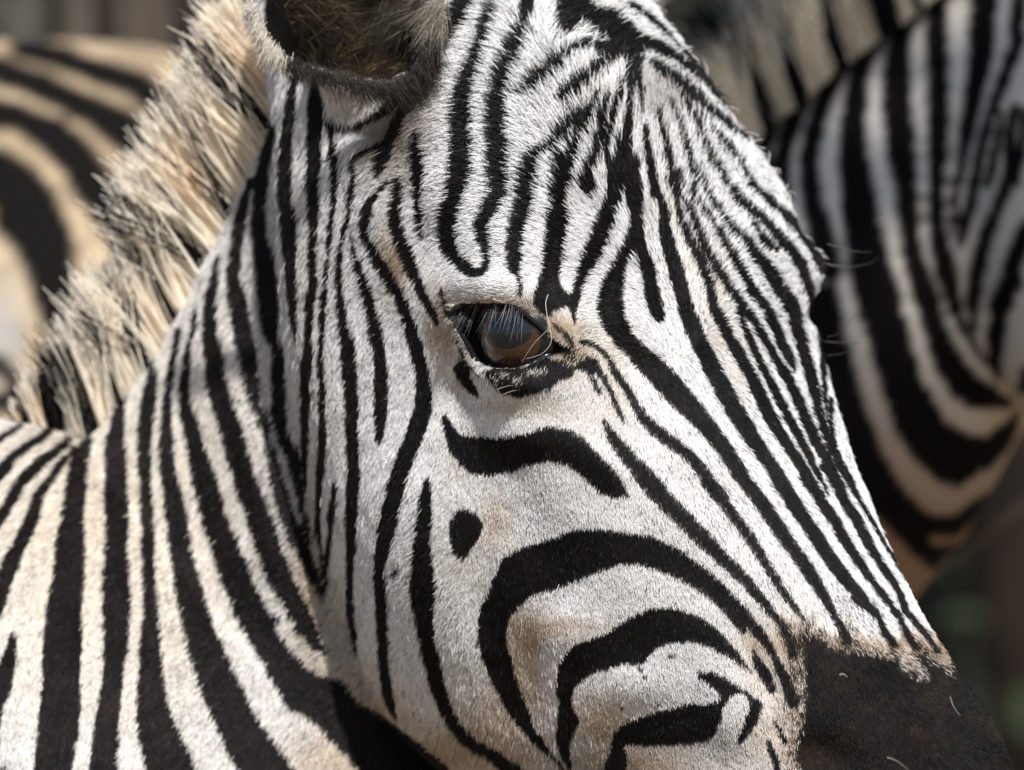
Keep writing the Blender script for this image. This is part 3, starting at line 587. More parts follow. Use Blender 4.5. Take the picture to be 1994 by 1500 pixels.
# ---------------------------------------------------------------- the coat: single hairs
me = skin; me.calc_loop_triangles()
tri = np.empty(len(me.loop_triangles) * 3, np.int32); me.loop_triangles.foreach_get('vertices', tri); tri = tri.reshape(-1, 3)
co = get_co(me); no = get_no(me)
tri = tri[(tri < n0).all(1)]
tc = co[tri].mean(1); tn = norm(np.cross(co[tri[:, 1]] - co[tri[:, 0]], co[tri[:, 2]] - co[tri[:, 0]]))
area = .5 * np.linalg.norm(np.cross(co[tri[:, 1]] - co[tri[:, 0]], co[tri[:, 2]] - co[tri[:, 0]]), axis=1)
tpx, tpy = project(tc)
keep = (tpx > -110) & (tpx < 2100) & (tpy > -110) & (tpy < 1610) & (tn[:, 1] < .45)
ear_t = inside(EARHOLE, tpx, tpy) & (tpy < 190) & (tc[:, 1] < .14)
eye_t = inside(EYE, tpx, tpy) & (tc[:, 1] < .06)
dens = np.where(keep & ~eye_t & ~ear_t, 1.0, 0.0)
_, _, ln, _ = flow_at(tpx, tpy)
dens *= np.interp(ln, [2.5, 5, 10, 18], [4.6, 4.2, 2.7, 2.2])       # hairs per mm2
cnt = area * 1e6 * dens
cum = np.cumsum(cnt); N = int(cum[-1])
rng = np.random.default_rng(21)
ti = np.searchsorted(cum, rng.random(N) * cum[-1])
r1 = np.sqrt(rng.random(N)); r2 = rng.random(N)
bary = np.c_[1 - r1, r1 * (1 - r2), r1 * r2]
root = (co[tri[ti]] * bary[..., None]).sum(1); nor = norm((no[tri[ti]] * bary[..., None]).sum(1))
rx_, ry_ = project(root)
dx, dy, ln, lift = flow_at(rx_, ry_)
ln = ln * np.interp(ln, [4, 6, 8, 14, 18], [.48, .45, .52, .54, .58]); lift = np.maximum(lift * .9, 16)
q = np.c_[rx_, ry_]
# tufts: neighbouring hairs lean together
amp = np.interp(ln, [3, 6, 10], [.6, .8, 1.0])
jit = amp * (.28 * vnoise(q, 13, 31) + .20 * vnoise(q, 5, 32)) + .15 * rng.standard_normal(N)
ca, sa = np.cos(jit), np.sin(jit)
dx, dy = dx * ca - dy * sa, dx * sa + dy * ca
d = np.c_[dx, np.zeros(N), -dy]
d = norm(d - (d * nor).sum(1, keepdims=True) * nor)
lf = np.radians(lift * (1 + .35 * vnoise(q, 9, 33)) + 6 * rng.standard_normal(N)).clip(.08, 1.0)
ln = ln * 1e-3 * (1 + .22 * rng.standard_normal(N)).clip(.45, 1.6)
stray = rng.random(N) < .012
ln = np.where(stray, ln * 1.45, ln); lf = np.where(stray, lf + .3, lf)
side = norm(np.cross(nor, d)); bend = .12 * rng.standard_normal(N)
tt = np.array([0, .38, .72, 1.0])
pos = root[:, None] - nor[:, None] * .0001 + (ln[:, None] * tt)[..., None] * (np.cos(lf)[:, None, None] * d[:, None]) \
    + (ln[:, None] * (np.sin(lf)[:, None] * (tt - .45 * tt ** 2)))[..., None] * nor[:, None] + (ln * bend)[:, None, None] * (tt ** 2)[None, :, None] * side[:, None]
rad = np.multiply.outer(np.full(N, 1.0), np.array([.00013, .00013, .00010, .00003])) * np.interp(ln, [.002, .005, .012], [.72, .92, 1.1])[:, None]
mx_, my_ = project(pos[:, 1] * .5 + pos[:, 2] * .5)
rgb = coat_colour(mx_, my_, rng, True)
hair_mat = mat_attr('zebra_hair', 'strand', rough=.42, spec=.11, glow=.06)
# shade between hairs painted in: roots darkened, tips slightly lightened
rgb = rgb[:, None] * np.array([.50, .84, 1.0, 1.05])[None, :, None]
zm = sample(MUZ, GX0, GY0, GS, rx_, ry_) > .6
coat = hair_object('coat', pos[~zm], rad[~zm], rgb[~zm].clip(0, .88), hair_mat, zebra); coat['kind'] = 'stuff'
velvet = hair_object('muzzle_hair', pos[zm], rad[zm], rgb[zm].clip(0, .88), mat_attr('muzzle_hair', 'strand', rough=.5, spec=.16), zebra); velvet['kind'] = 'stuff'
print('coat hairs', N)
# ---------------------------------------------------------------- eye
ER = .0215
surf = unproject(972, 650, eye_surface_y)
eye_c = surf - HL * (ER - .002)
def on_eye(px, py, extra=.0):
    """depth of the eyeball surface along a sheet position; nan when it misses"""
    o = np.array([0, -CAM_D, CAM_Z]); p = unproject(px, py, 0.0); d = norm(p - o)
    oc = o - eye_c; b = (d * oc).sum(-1); c = oc @ oc - (ER + extra) ** 2
    disc = b * b - c
    t = -b - np.sqrt(np.where(disc > 0, disc, np.nan))
    return o + d * t[..., None]
axis = norm(unproject(982, 664, eye_c[1] - ER) - eye_c)
tmpx = norm(np.cross(axis, [0, 0, 1.0])); tmpz = np.cross(tmpx, axis)
nu, nv = 192, 140
th = np.linspace(0, np.pi, nv); ph = np.linspace(0, 2 * np.pi, nu, endpoint=False)
ev, ec = [], []
for a in th:
    bulge = 1 + .055 * np.exp(-(a / .55) ** 2)          # cornea
    for b in ph:
        x, z = math.sin(a) * math.cos(b), math.sin(a) * math.sin(b)
        ev.append(eye_c + ER * bulge * (axis * math.cos(a) + tmpx * x + tmpz * z))
        pup = (x / .50) ** 2 + ((z - .17) / .34) ** 2  # pupil, set high so its dark also paints lid and lash shade
        if pup < 1: c = (.006, .007, .010)
        elif a < .66: c = np.array([.050, .023, .013]) * (1.15 - .5 * a) * (1 + .25 * math.sin(b * 23) * math.sin(b * 9 + 1))
        elif a < .80: c = (.008, .009, .012)
        else: c = (.012, .010, .010)
        ec.append(c)
ef = [(i * nu + j, i * nu + (j + 1) % nu, (i + 1) * nu + (j + 1) % nu, (i + 1) * nu + j) for i in range(nv - 1) for j in range(nu)]
eme = new_mesh('eyeball', ev, ef); recalc(eme); paint(eme, np.array(ec), 'coat')
eye_mat = mat_attr('wet_eye', rough=.3, spec=.2)
eb = eye_mat.node_tree.nodes['Principled BSDF']; eb.inputs['Coat Weight'].default_value = 1.0; eb.inputs['Coat Roughness'].default_value = .02; eb.inputs['Coat IOR'].default_value = 1.30
eme.materials.append(eye_mat)
eyeball = link(bpy.data.objects.new('eye', eme), zebra)
def tube(path, radii, k=10):
    path = np.asarray(path); n = len(path); rings = []
    up = np.array([0, -1.0, .15])
    for i in range(n):
        t = norm(path[min(i + 1, n - 1)] - path[max(i - 1, 0)]); s = norm(np.cross(t, up)); u = np.cross(s, t)
        a = np.linspace(0, 2 * np.pi, k, endpoint=False)
        rings.append(path[i] + radii[i] * (np.multiply.outer(np.cos(a), s) + np.multiply.outer(np.sin(a), u)))
    return loft(np.array(rings))
def lid_path(sheetpts, extra, toward=0.0):
    p = crom(sheetpts, 6); q = on_eye(p[:, 0], p[:, 1], extra)
    bad = np.isnan(q[:, 0])
    if bad.any():
        good = np.where(~bad)[0]
        if len(good) == 0: return unproject(p[:, 0], p[:, 1], eye_surface_y)
        qy = np.interp(np.arange(len(p)), good, q[good, 1])
        q = unproject(p[:, 0], p[:, 1], qy)
    q[:, 1] -= toward
    return q
UP = P('T7', 118,330, 150,285, 200,250, 300,208, 430,182, 560,186, 700,222, 830,288, 930,370, 1000,432, 1070,505)
LO = P('T7', 118,330, 180,405, 250,525, 310,625, 360,722, 430,795, 520,838, 640,858, 780,850, 900,812, 1000,752, 1100,712, 1250,690)
lid_mat = mat_flat('lid_skin', (.006, .005, .005), .7, .1, (600, (.012, .009, .008)))  # lid skin, near black to paint in the upper lid's shadow
rim_mat = mat_flat('wet_lid_rim', (.008, .010, .014), .18, .6)
def lid(name, pts, extra, toward, r, mat):
    q = lid_path(pts, extra, toward); n = len(q)
    rr = r * (1 - .65 * np.abs(np.linspace(-1, 1, n)) ** 3)
    v, f = tube(q, rr); m = new_mesh(name, v, f, mat); recalc(m)
    return link(bpy.data.objects.new(name, m), zebra)
upper_lid = lid('upper_eyelid', UP, .0010, .0008, .0013, lid_mat)
lower_lid = lid('lower_eyelid', LO, .0004, .0002, .0010, lid_mat)
rim = lid('lid_rim', LO[2:-1] + np.array([1.5, -4.0]), .0002, .0, .0009, rim_mat); rim.parent = lower_lid
# lashes
rng = np.random.default_rng(5)
NL = 95
t = rng.random(NL) * .66 + .05
pth = crom(UP, 12); idx = (t * (len(pth) - 1)).astype(int)
rt = lid_path(UP, .0012, .003)
rt = np.array([np.interp(t * (len(rt) - 1), np.arange(len(rt)), rt[:, k]) for k in range(3)]).T
rt[:, 2] += rng.normal(-.0006, .0006, NL); rt[:, 1] += rng.normal(0, .0005, NL)
sl = np.interp(t, [0, .3, .6, .85], [-.55, -.42, -.16, .0]) + .13 * rng.standard_normal(NL)
le = .0150 * np.interp(t, [0, .15, .5, .75, .85], [.45, 1, 1.15, .9, .5]) * rng.uniform(.7, 1.15, NL)
tt5 = np.linspace(0, 1, 6)
dirv = norm(np.c_[sl, np.full(NL, -.30), np.full(NL, -1.0)])
pos = rt[:, None] + (le[:, None] * tt5)[..., None] * dirv[:, None] + (le[:, None] * tt5 ** 2)[..., None] * np.array([0, -.18, .10])
gl = np.where(rng.random(NL) < .55, .012, rng.uniform(.05, .30, NL))  # pale lashes have the light they catch painted into their colour
lash_mat = mat_attr('lash_hair', 'strand', .35, .5)
lash = hair_object('eyelashes', pos, np.outer(np.ones(NL), np.linspace(.00007, .000015, 6)), np.c_[gl * .95, gl, gl * 1.05], lash_mat, zebra)
# long tactile hairs round the eyes
def whisker(pts, y, r=.00012, c=(.5, .5, .5)):
    q = crom(np.asarray(pts, float), 5); w = unproject(q[:, 0], q[:, 1], y); return w
WH = [(P('T7', 1085,118, 1060,200, 1075,330, 1100,430, 1115,540, 1095,620, 1010,700, 870,742), eye_surface_y - .012, (.55, .55, .56)),
      (P('T7', 1135,408, 1050,490, 950,590, 880,690, 825,775), eye_surface_y - .011, (.30, .26, .24)),
      (P('T7', 590,1040, 680,1010, 760,1005, 860,1060), eye_surface_y - .008, (.25, .22, .2)),
      (P('T7', 640,1090, 760,1050, 900,1050, 1080,1030), eye_surface_y - .008, (.25, .22, .2)),
      (P('TC', 560,760, 590,752, 620,775), -.085, (.6, .52, .4)), (P('TC', 1420,930, 1450,1010, 1500,1080), -.06, (.35, .32, .3)), (P('TC', 930,1400, 1010,1430, 1100,1500), -.1, (.3, .26, .2)),
      (P('T6', 1640,700, 1740,725, 1850,758, 1990,762), .13, (.03, .03, .03)), (P('T6', 1600,845, 1720,865, 1850,868, 2000,850), .13, (.03, .03, .03)),
      (P('T6', 1640,860, 1760,885, 1900,870, 2050,800), .13, (.03, .03, .03)), (P('T9', 1640,370, 1760,350, 1850,290, 1900,200), .13, (.02, .02, .02)),
      (P('T9', 1620,260, 1740,270, 1880,270, 2000,265), .13, (.02, .02, .02)), (P('T9', 1640,225, 1740,190, 1850,60, 1900,-10), .13, (.02, .02, .02))]
W = np.array([np.array([np.interp(np.linspace(0, 1, 24), np.linspace(0, 1, len(whisker(p, y))), whisker(p, y)[:, k]) for k in range(3)]).T for p, y, c in WH])
whisk = hair_object('whiskers', W, np.outer(np.ones(len(W)), np.linspace(.00016, .00005, 24)), np.array([c for _, _, c in WH]), lash_mat, zebra)

# ---------------------------------------------------------------- hair of the near ear
rng = np.random.default_rng(9)
sel_t = np.where(ear_t & (tpy > -120) & (tn[:, 1] < .6))[0]
aw = np.cumsum(area[sel_t]); NE = 17000
ti = sel_t[np.searchsorted(aw, rng.random(NE) * aw[-1])]
r1 = np.sqrt(rng.random(NE)); r2 = rng.random(NE); bary = np.c_[1 - r1, r1 * (1 - r2), r1 * r2]
root = (co[tri[ti]] * bary[..., None]).sum(1); nor = norm((no[tri[ti]] * bary[..., None]).sum(1))
ex, ey = project(root); q = np.c_[ex, ey]
ang = np.interp(ex, [500, 600, 700, 780, 840], [-.9, -.55, -.5, .9, 2.0]) + 1.1 * vnoise(q, 55, 41) + .5 * vnoise(q, 16, 42) + .2 * rng.standard_normal(NE)
dv = np.c_[np.cos(ang), -.38 - .3 * rng.random(NE), -np.sin(ang)]
dv = norm(dv)
le = .024 * (1 + .3 * rng.standard_normal(NE)).clip(.4, 1.8) * np.interp(edge_dist(EARHOLE, ex, ey), [0, 30, 90], [.35, .8, 1.2])
k = 7; s = np.linspace(0, 1, k)
curl = norm(np.c_[-np.sin(ang), np.zeros(NE), -np.cos(ang)]) * (.35 * vnoise(q, 30, 43) + .2 * rng.standard_normal(NE))[:, None]
pos = root[:, None] + (le[:, None] * s)[..., None] * dv[:, None] + (le[:, None] * s ** 2)[..., None] * curl[:, None] + (le[:, None] * s ** 2)[..., None] * np.array([0, .12, -.18])
b = rng.random(NE); cl = (.5 + .5 * vnoise(q, 26, 44))
rgb = np.array([.010, .0065, .004])[None] * (1 - cl[:, None] * b[:, None]) + np.array([.055, .033, .014])[None] * (cl * b)[:, None]
br = (rng.random(NE) < .11) & (cl > .4)
rgb[br] = np.array([.24, .17, .075]) * rng.uniform(.4, 1.1, (br.sum(), 1))
dk = edge_dist(EARHOLE, ex, ey) < 26
rgb[dk & (ex < 640)] *= .35
pale = (ex > 832) | (rng.random(NE) < .01)
rgb[pale] = rgb[pale] * .5 + np.array([.28, .24, .18]) * .5
ear_mat = mat_attr('ear_hair', 'strand', .5, .3)
earhair = hair_object('ear_hair', pos, np.outer(np.ones(NE), np.linspace(.00013, .00004, k)), rgb, ear_mat, zebra); earhair['kind'] = 'stuff'
# fringe over the lower rim of the ear
NR = 4200
rimp = crom(P('S', 490,10, 506,60, 538,104, 590,130, 650,146, 714,163, 768,163, 812,136, 840,94, 854,48, 856,0), 20)
u = rng.random(NR); j = (u * (len(rimp) - 1)).astype(int)
rp = rimp[j] + rng.normal(0, 7, (NR, 2))
zz = np.interp(u, [0, .5, 1], [.052, .043, .055]) + rng.normal(0, .003, NR)
root = unproject(rp[:, 0], rp[:, 1], zz)
ang = np.interp(u, [0, .18, .35, .62, .8, 1], [2.5, 1.9, .9, .75, 1.6, 2.2]) + .3 * rng.standard_normal(NR)
le = np.interp(u, [0, .2, .4, .6, .75, 1], [.004, .005, .005, .009, .010, .010]) * (1 + .55 * rng.standard_normal(NR)).clip(.4, 1.6)
dv = norm(np.c_[np.cos(ang), -.25 + .1 * rng.standard_normal(NR), -np.sin(ang)])
s = np.linspace(0, 1, 5)
pos = root[:, None] + (le[:, None] * s)[..., None] * dv[:, None] + (le[:, None] * s ** 2)[..., None] * np.array([0, .15, -.12])
b = rng.random(NR)[:, None]
rgb = np.array([.006, .004, .0025]) * (1 - b) + np.array([.030, .017, .008]) * b
lt = u < .24
rgb[lt] = np.array([.62, .56, .48]) * rng.uniform(.6, 1.1, (lt.sum(), 1))
rt_ = u > .86
rgb[rt_] = np.array([.24, .21, .17]) * rng.uniform(.4, 1.2, (rt_.sum(), 1))
fringe = hair_object('ear_fringe', pos, np.outer(np.ones(NR), np.linspace(.00012, .00004, 5)), rgb, ear_mat, zebra); fringe['kind'] = 'stuff'

# ---------------------------------------------------------------- mane
def make_mane(name, crest, y, yspread, n, dirs, length, colour, parent, mat, seed, clumps=70, spread=.10, rad=.00016, lean_k=.30, tufts=None, drop=.004):
    rng = np.random.default_rng(seed)
    c = crom(np.array(crest, float), 12)
    sl = np.r_[0, np.cumsum(np.hypot(*np.diff(c[:, :2], axis=0).T))]; total = sl[-1]
    u = rng.random(n) * total
    base = np.c_[np.interp(u, sl, c[:, 0]), np.interp(u, sl, c[:, 1])]
    f = u / total
    y = np.interp(u, sl, c[:, 2]) if c.shape[1] > 2 else y
    yy = y + rng.normal(0, yspread, n)
    root = unproject(base[:, 0], base[:, 1], yy)
    root[:, 2] -= drop * rng.uniform(.3, 1.7, n)
    tdir = np.c_[np.interp(f, dirs[:, 0], dirs[:, 1]), np.interp(f, dirs[:, 0], dirs[:, 2])]
    ang = np.arctan2(tdir[:, 1], tdir[:, 0])
    # tufts lean towards their own tips
    cu = np.sort(rng.random(clumps)) * total
    if tufts is not None:
        gu = np.sort([sl[np.hypot(c[:, 0] - g[0], c[:, 1] - g[1]).argmin()] for g in tufts]); mid = (gu[1:] + gu[:-1]) / 2
        cu = np.sort(np.r_[mid, mid + np.diff(gu) * .22, mid - np.diff(gu) * .22]); clumps = len(cu)
    ci = np.abs(u[:, None] - cu[None]).argmin(1)
    lean = rng.normal(0, spread, clumps)[ci] + (cu[ci] - u) / 90 * lean_k
    ang = ang + lean + .07 * rng.standard_normal(n)
    le = np.interp(f, length[:, 0], length[:, 1]) * (1 + .10 * rng.standard_normal(clumps)[ci] + .13 * rng.standard_normal(n)).clip(.35, 1.4)
    d = np.c_[np.cos(ang), (yy - y) / (yspread + 1e-6) * .10 + .04 * rng.standard_normal(n), -np.sin(ang)]
    s = np.linspace(0, 1, 6)
    side = np.c_[np.sin(ang), np.zeros(n), np.cos(ang)] * (.11 * rng.standard_normal(clumps)[ci] + .07 * rng.standard_normal(n))[:, None]
    pos = root[:, None] + (le[:, None] * s)[..., None] * d[:, None] + (le[:, None] * s ** 2)[..., None] * side[:, None]
    rgb = colour(base, f, u, s, rng)
    o = hair_object(name, pos, np.outer(np.ones(n), rad * np.array([1, 1, .95, .85, .65, .3])), rgb, mat, parent); o['kind'] = 'stuff'
    return o
GAPS = np.array([(590,135,10), (540,240,12), (453,400,13), (406,502,12), (346,618,11), (290,706,11), (234,772,10), (182,838,9), (112,842,14), (60,836,5)], float)
def near_mane_colour(base, f, u, s, rng):
    n = len(base)
    d = np.hypot(base[:, None, 0] - GAPS[:, 0], base[:, None, 1] - GAPS[:, 1]) - GAPS[:, 2] * 1.2
    dark = (d.min(1) < rng.normal(0, 2.5, n)) | (rng.random(n) < .008)
    lt = np.array([.99, .92, .80])[None] * rng.normal(1, .12, (n, 1)).clip(.6, 1.2)
    org = np.clip(vnoise(np.c_[u, u * 0 + 3], 60, 51) + .25, 0, 1) * rng.random(n) * .9
    out = np.empty((n, len(s), 3))
    for i, t in enumerate(s):
        mid = np.exp(-((t - .55) / .3) ** 2) * org
        c = lt * (1 - mid[:, None]) + np.array([.72, .45, .22]) * mid[:, None]
        tip = np.clip((t - .72) / .25, 0, 1) * (rng.random(n) < .07)
        c = c * (1 - .8 * tip[:, None])
        out[:, i] = np.where(dark[:, None], np.array([.012, .011, .012]), c)
    return out
mane_mat = mat_attr('mane_hair', 'strand', .55, .12, glow=.42)
b_ = mane_mat.node_tree.nodes['Principled BSDF']
mane = make_mane('mane', [(655,50,.166), (592,135,.178), (550,220,.184), (502,305,.19), (450,405,.197), (402,512,.203), (350,612,.208), (292,703,.213), (232,775,.218), (178,842,.222), (140,846,.225), (95,838,.228), (50,834,.23)], .195, .003, 7200,
    np.array([(0,-.70,-.72), (.12,-.62,-.78), (.35,-.55,-.83), (.6,-.52,-.85), (.75,-.40,-.92), (.88,-.2,-.98), (1,-.1,-1)]),
    np.array([(0,.050), (.12,.050), (.4,.048), (.65,.048), (.8,.044), (.93,.034), (1,.014)]), near_mane_colour, zebra, mane_mat, 61, clumps=46, spread=.08, rad=.00044, lean_k=.62, tufts=GAPS, drop=.004)
# forelock between the ears
def fore_colour(base, f, u, s, rng):
    n = len(base); dark = rng.random(n) < .72
    c = np.where(dark[:, None], np.array([.016, .013, .011]), np.array([.45, .40, .33]) * rng.normal(1, .2, (n, 1)).clip(.4, 1.3))
    return np.repeat(c[:, None], len(s), 1)
# ---------------------------------------------------------------- the zebra on the left, out of focus
def simple_zebra(name, rings_list, mask_args, white, black, label, tintf=None, vox=.0038, fat=6.0, region=(-120, -60, 420, 900), maxy=9.0):
    V, F = join_lofts([loft(r) for r in rings_list])
    me = voxel(V, F, vox, 3)
    c = get_co(me); x, y = project(c)
    xmin, ymin, xmax, ymax = -400, -400, 2500, 1800
    M = sheet_mask(mask_args[0], mask_args[1], xmin, ymin, xmax, ymax, 4, soft=5, wob=2.5, seed=8, fat=fat)
    m = sample(M, xmin, ymin, 4, x, y)
    # beyond the part drawn on the sheet the bands run on evenly
    rx0, ry0, rx1, ry1 = region
    out = (x < rx0) | (x > rx1) | (y < ry0) | (y > ry1) | (c[:, 1] > maxy)
    reg = ((np.sin(c[:, 0] * 60 + c[:, 1] * 48 + 1.6 * np.sin(c[:, 2] * 7 + c[:, 1] * 3) + c[:, 2] * 14) > -.1) * 1.0)
    m = np.where(out, reg, m)[:, None]
    w = np.repeat(np.array(white)[None], len(c), 0)
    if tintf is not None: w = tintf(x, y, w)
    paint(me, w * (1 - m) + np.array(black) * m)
    me.materials.append(mat_attr(name + '_coat', rough=.85, spec=.03, bump=(350, .35, .004)))
    root = bpy.data.objects.new('zebra', None); link(root)
    tag(root, label, 'zebra', 'zebras standing close together')
    me.name = 'body'
    link(bpy.data.objects.new('body', me), root)
    return root
def leg_ring(x, y, top, r0):
    zs = [top, top - .22, .62, .52, .44, .20, .12, .07, .0]; rr = [r0, r0 * .8, r0 * .48, .052, .042, .036, .046, .040, .055]
    th = np.linspace(0, 2 * np.pi, 14, endpoint=False)
    return np.array([np.c_[x + np.cos(th) * r * 1.15, y + np.sin(th) * r, np.full(14, z)] for z, r in zip(zs, rr)])
B2 = [L('N1', 90,270,40, 200,290,70, 350,330,85, 550,400,90, 750,470,95, 880,560,110, 960,640,110), L('N1', -200,330,100, 0,395,105, 200,470,105, 400,560,105, 550,640,130, 680,720,165, 780,800,160, 830,900,100),
      L('N1', -100,620,100, 60,640,110, 140,670,100), L('N1', 130,690,60, 260,730,140, 400,850,165, 520,1020,180, 620,1150,180, 720,1300,160, 800,1450,150),
      L('N1', -150,980,260, 0,1000,270, 120,1080,255, 230,1250,225, 290,1400,205), L('N2', 100,50,240, 220,200,225, 290,380,215, 300,520,170, 330,640,120), L('N2', -20,870,30, 60,950,40, 120,1040,50), L('N2', -20,1100,60, 80,1080,90, 180,1080,100)]
Y2 = .95
Z2R = ellipse_neck([(-3600,300,-3500,1700,Y2+.4,.06), (-3300,150,-3200,2500,Y2+.4,.2), (-2000,120,-1900,2700,Y2+.2,.24), (-700,75,-600,2800,Y2+.03,.24), (-100,78,-50,2750,Y2,.235), (180,80,220,2600,Y2,.225), (380,112,430,2400,Y2,.205), (540,220,600,2100,Y2,.16), (660,480,690,1700,Y2,.09)], k=44, n=6)
def tint2(x, y, w):
    p = np.exp(-((x - 5) / 42) ** 2 - ((y - 660) / 110) ** 2)[:, None]
    w = w * (1 + .28 * vnoise(np.c_[x, y], 38, 81) + .2 * vnoise(np.c_[x, y], 15, 82))[:, None]
    return w * (1 - p) + np.array([.30, .285, .265]) * p
zebra_left = simple_zebra('zebra_left', [Z2R, leg_ring(-.05, .85, .95, .14), leg_ring(-.1, 1.15, .95, .14), leg_ring(-.95, 1.2, .95, .12), leg_ring(-.9, 1.5, .95, .12)], (B2, []), (.36, .275, .18), (.007, .006, .006),
    'blurred tan-and-black zebra rump behind the mane at the left edge', tint2, fat=12.0)

# ---------------------------------------------------------------- the zebra on the right, in shade
B3 = [L('Z1', 100,240,40, 160,380,85, 230,520,105, 225,640,90, 200,740,90, 190,900,100),
      L('Z1', 405,450,75, 370,560,72, 330,680,70, 305,800,70, 310,960,80), L('Z1', 600,300,72, 545,410,72, 480,580,75, 440,750,80, 440,900,85, 470,1030,95, 500,1150,110, 520,1300,140),
      L('Z1', 830,105,60, 755,205,50, 690,340,70, 662,500,92, 650,700,120, 672,900,150, 698,1100,160, 735,1300,185, 780,1500,195),
      L('Z1', 965,0,24, 905,120,60, 872,250,95, 865,400,120, 865,500,128, 880,650,125, 895,800,125, 917,1000,95, 938,1200,75, 990,1400,95, 1030,1500,100),
      L('Z1', 1062,-30,80, 1058,200,92, 1066,400,88, 1070,700,80, 1060,900,60, 1062,1100,66, 1100,1300,80, 1150,1500,66),
      L('Z1', 1285,-20,115, 1278,200,105, 1250,400,82, 1210,600,60, 1182,800,36, 1143,1000,24, 1150,1150,14),
      L('Z1', 1465,-20,60, 1450,200,44, 1400,340,40, 1360,450,32, 1310,600,30, 1270,750,30, 1240,900,38, 1210,1050,38, 1180,1180,26),
      L('Z1', 1372,560,10, 1340,750,24, 1312,900,18), L('Z1', 1440,530,34, 1420,650,38, 1410,800,40, 1395,900,40, 1345,1040,44, 1292,1180,56, 1252,1350,58, 1230,1500,58),
      L('Z1', 1490,540,26, 1470,750,28, 1430,890,44), L('Z1', 1500,1110,70, 1430,1300,70, 1375,1450,70, 1355,1510,70),
      L('Z2', 742,-10,34, 733,150,28, 745,240,10), L('Z2', 940,-10,66, 870,160,70, 842,300,66, 848,420,50), L('Z2', 1000,440,40, 985,520,30)]
P3 = [P('Z2', -200,50, 60,0, 120,300, 190,560, 260,770, 350,960, 450,1080, 540,1150, 640,1140, 720,1090, 820,1030, 780,1110, 660,1225, 530,1230, 520,1260, 560,1290, 650,1290, 540,1390, 430,1300, 300,1160, 200,1040, 100,950, -200,900),
      P('Z2', 170,0, 220,240, 290,500, 360,700, 450,850, 560,960, 650,990, 720,950, 830,890, 920,770, 960,640, 860,720, 780,760, 700,745, 600,680, 500,520, 430,300, 390,130, 360,0, 260,-120),
      P('Z2', 445,0, 500,220, 560,420, 640,540, 720,600, 800,610, 925,600, 860,530, 750,460, 660,350, 590,200, 540,0, 490,-60),
      P('Z2', 590,0, 640,150, 700,260, 780,370, 870,470, 850,400, 800,390, 740,280, 680,150, 650,0, 620,-60)]
Y3 = .60
N3R = ellipse_neck([(2150,-420,2400,300,Y3,.06), (1985,-170,2250,560,Y3,.075), (1780,12,2090,745,Y3,.085), (1640,108,1995,838,Y3,.092), (1511,213,1888,1030,Y3,.10), (1400,318,1800,1145,Y3+.01,.11), (1270,400,1690,1300,Y3+.04,.13), (1150,420,1560,1700,Y3+.12,.17), (1050,380,1450,2100,Y3+.3,.2)], k=44, n=6)
H3R = ellipse_neck([(1960,-60,1850,260,Y3-.03,.04), (2080,-80,1875,520,Y3-.04,.075), (2230,0,1985,792,Y3-.05,.09), (2500,180,2330,880,Y3-.06,.085), (2900,520,2740,1000,Y3-.07,.06), (3200,780,3080,1120,Y3-.08,.05), (3330,950,3280,1120,Y3-.08,.02)], k=36, n=5)
th = np.linspace(0, 2 * np.pi, 40, endpoint=False)
T3R = np.array([np.c_[x + np.cos(th) * a, np.full(40, y), z + np.sin(th) * b] for x, y, z, a, b in [(.02, .72, 1.05, .04, .1), (-.02, .78, 1.03, .12, .22), (-.08, .95, 1.0, .18, .28), (-.12, 1.4, .98, .21, .29), (-.14, 1.8, 1.0, .21, .28), (-.14, 2.0, 1.02, .13, .2), (-.14, 2.06, 1.02, .04, .06)]])
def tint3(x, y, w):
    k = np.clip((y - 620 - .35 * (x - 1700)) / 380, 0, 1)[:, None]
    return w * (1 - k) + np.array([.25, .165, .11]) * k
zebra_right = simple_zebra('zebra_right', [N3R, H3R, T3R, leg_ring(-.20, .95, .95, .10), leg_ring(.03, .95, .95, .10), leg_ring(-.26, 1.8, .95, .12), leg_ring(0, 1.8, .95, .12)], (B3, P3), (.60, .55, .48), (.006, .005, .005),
    'blurred black-and-white zebra neck in shade behind the face at the right edge', tint3, vox=.0024, region=(1440, -60, 2060, 1180), maxy=.72)
KINK = np.array([(1488,222,23), (1563,184,17), (1640,112,17), (1732,40,26), (1790,0,8), (1850,-40,22)], float)
def right_mane_colour(base, f, u, s, rng):      # the mane carries the stripes of the neck on
    n = len(base)
    d = (np.hypot(base[:, None, 0] - KINK[:, 0], base[:, None, 1] - KINK[:, 1]) - KINK[:, 2]).min(1)
    dark = d < rng.normal(0, 3, n)
    c = np.where(dark[:, None], np.array([.010, .010, .011]), np.array([.95, .87, .72]) * rng.normal(1, .12, (n, 1)).clip(.6, 1.2))
    return np.repeat(c[:, None], len(s), 1)
make_mane('mane', [(1900,-90), (1780,12), (1640,112), (1563,182), (1511,217), (1470,262), (1430,300)], Y3 - .012, .010, 26000, np.array([(0,-.45,-.9), (.4,-.34,-.94), (.8,-.32,-.95), (1,-.32,-.95)]),
    np.array([(0,.05), (1,.046)]), right_mane_colour, zebra_right, mane_mat, 71, clumps=40, spread=.0, rad=.0004, lean_k=0, drop=.003)

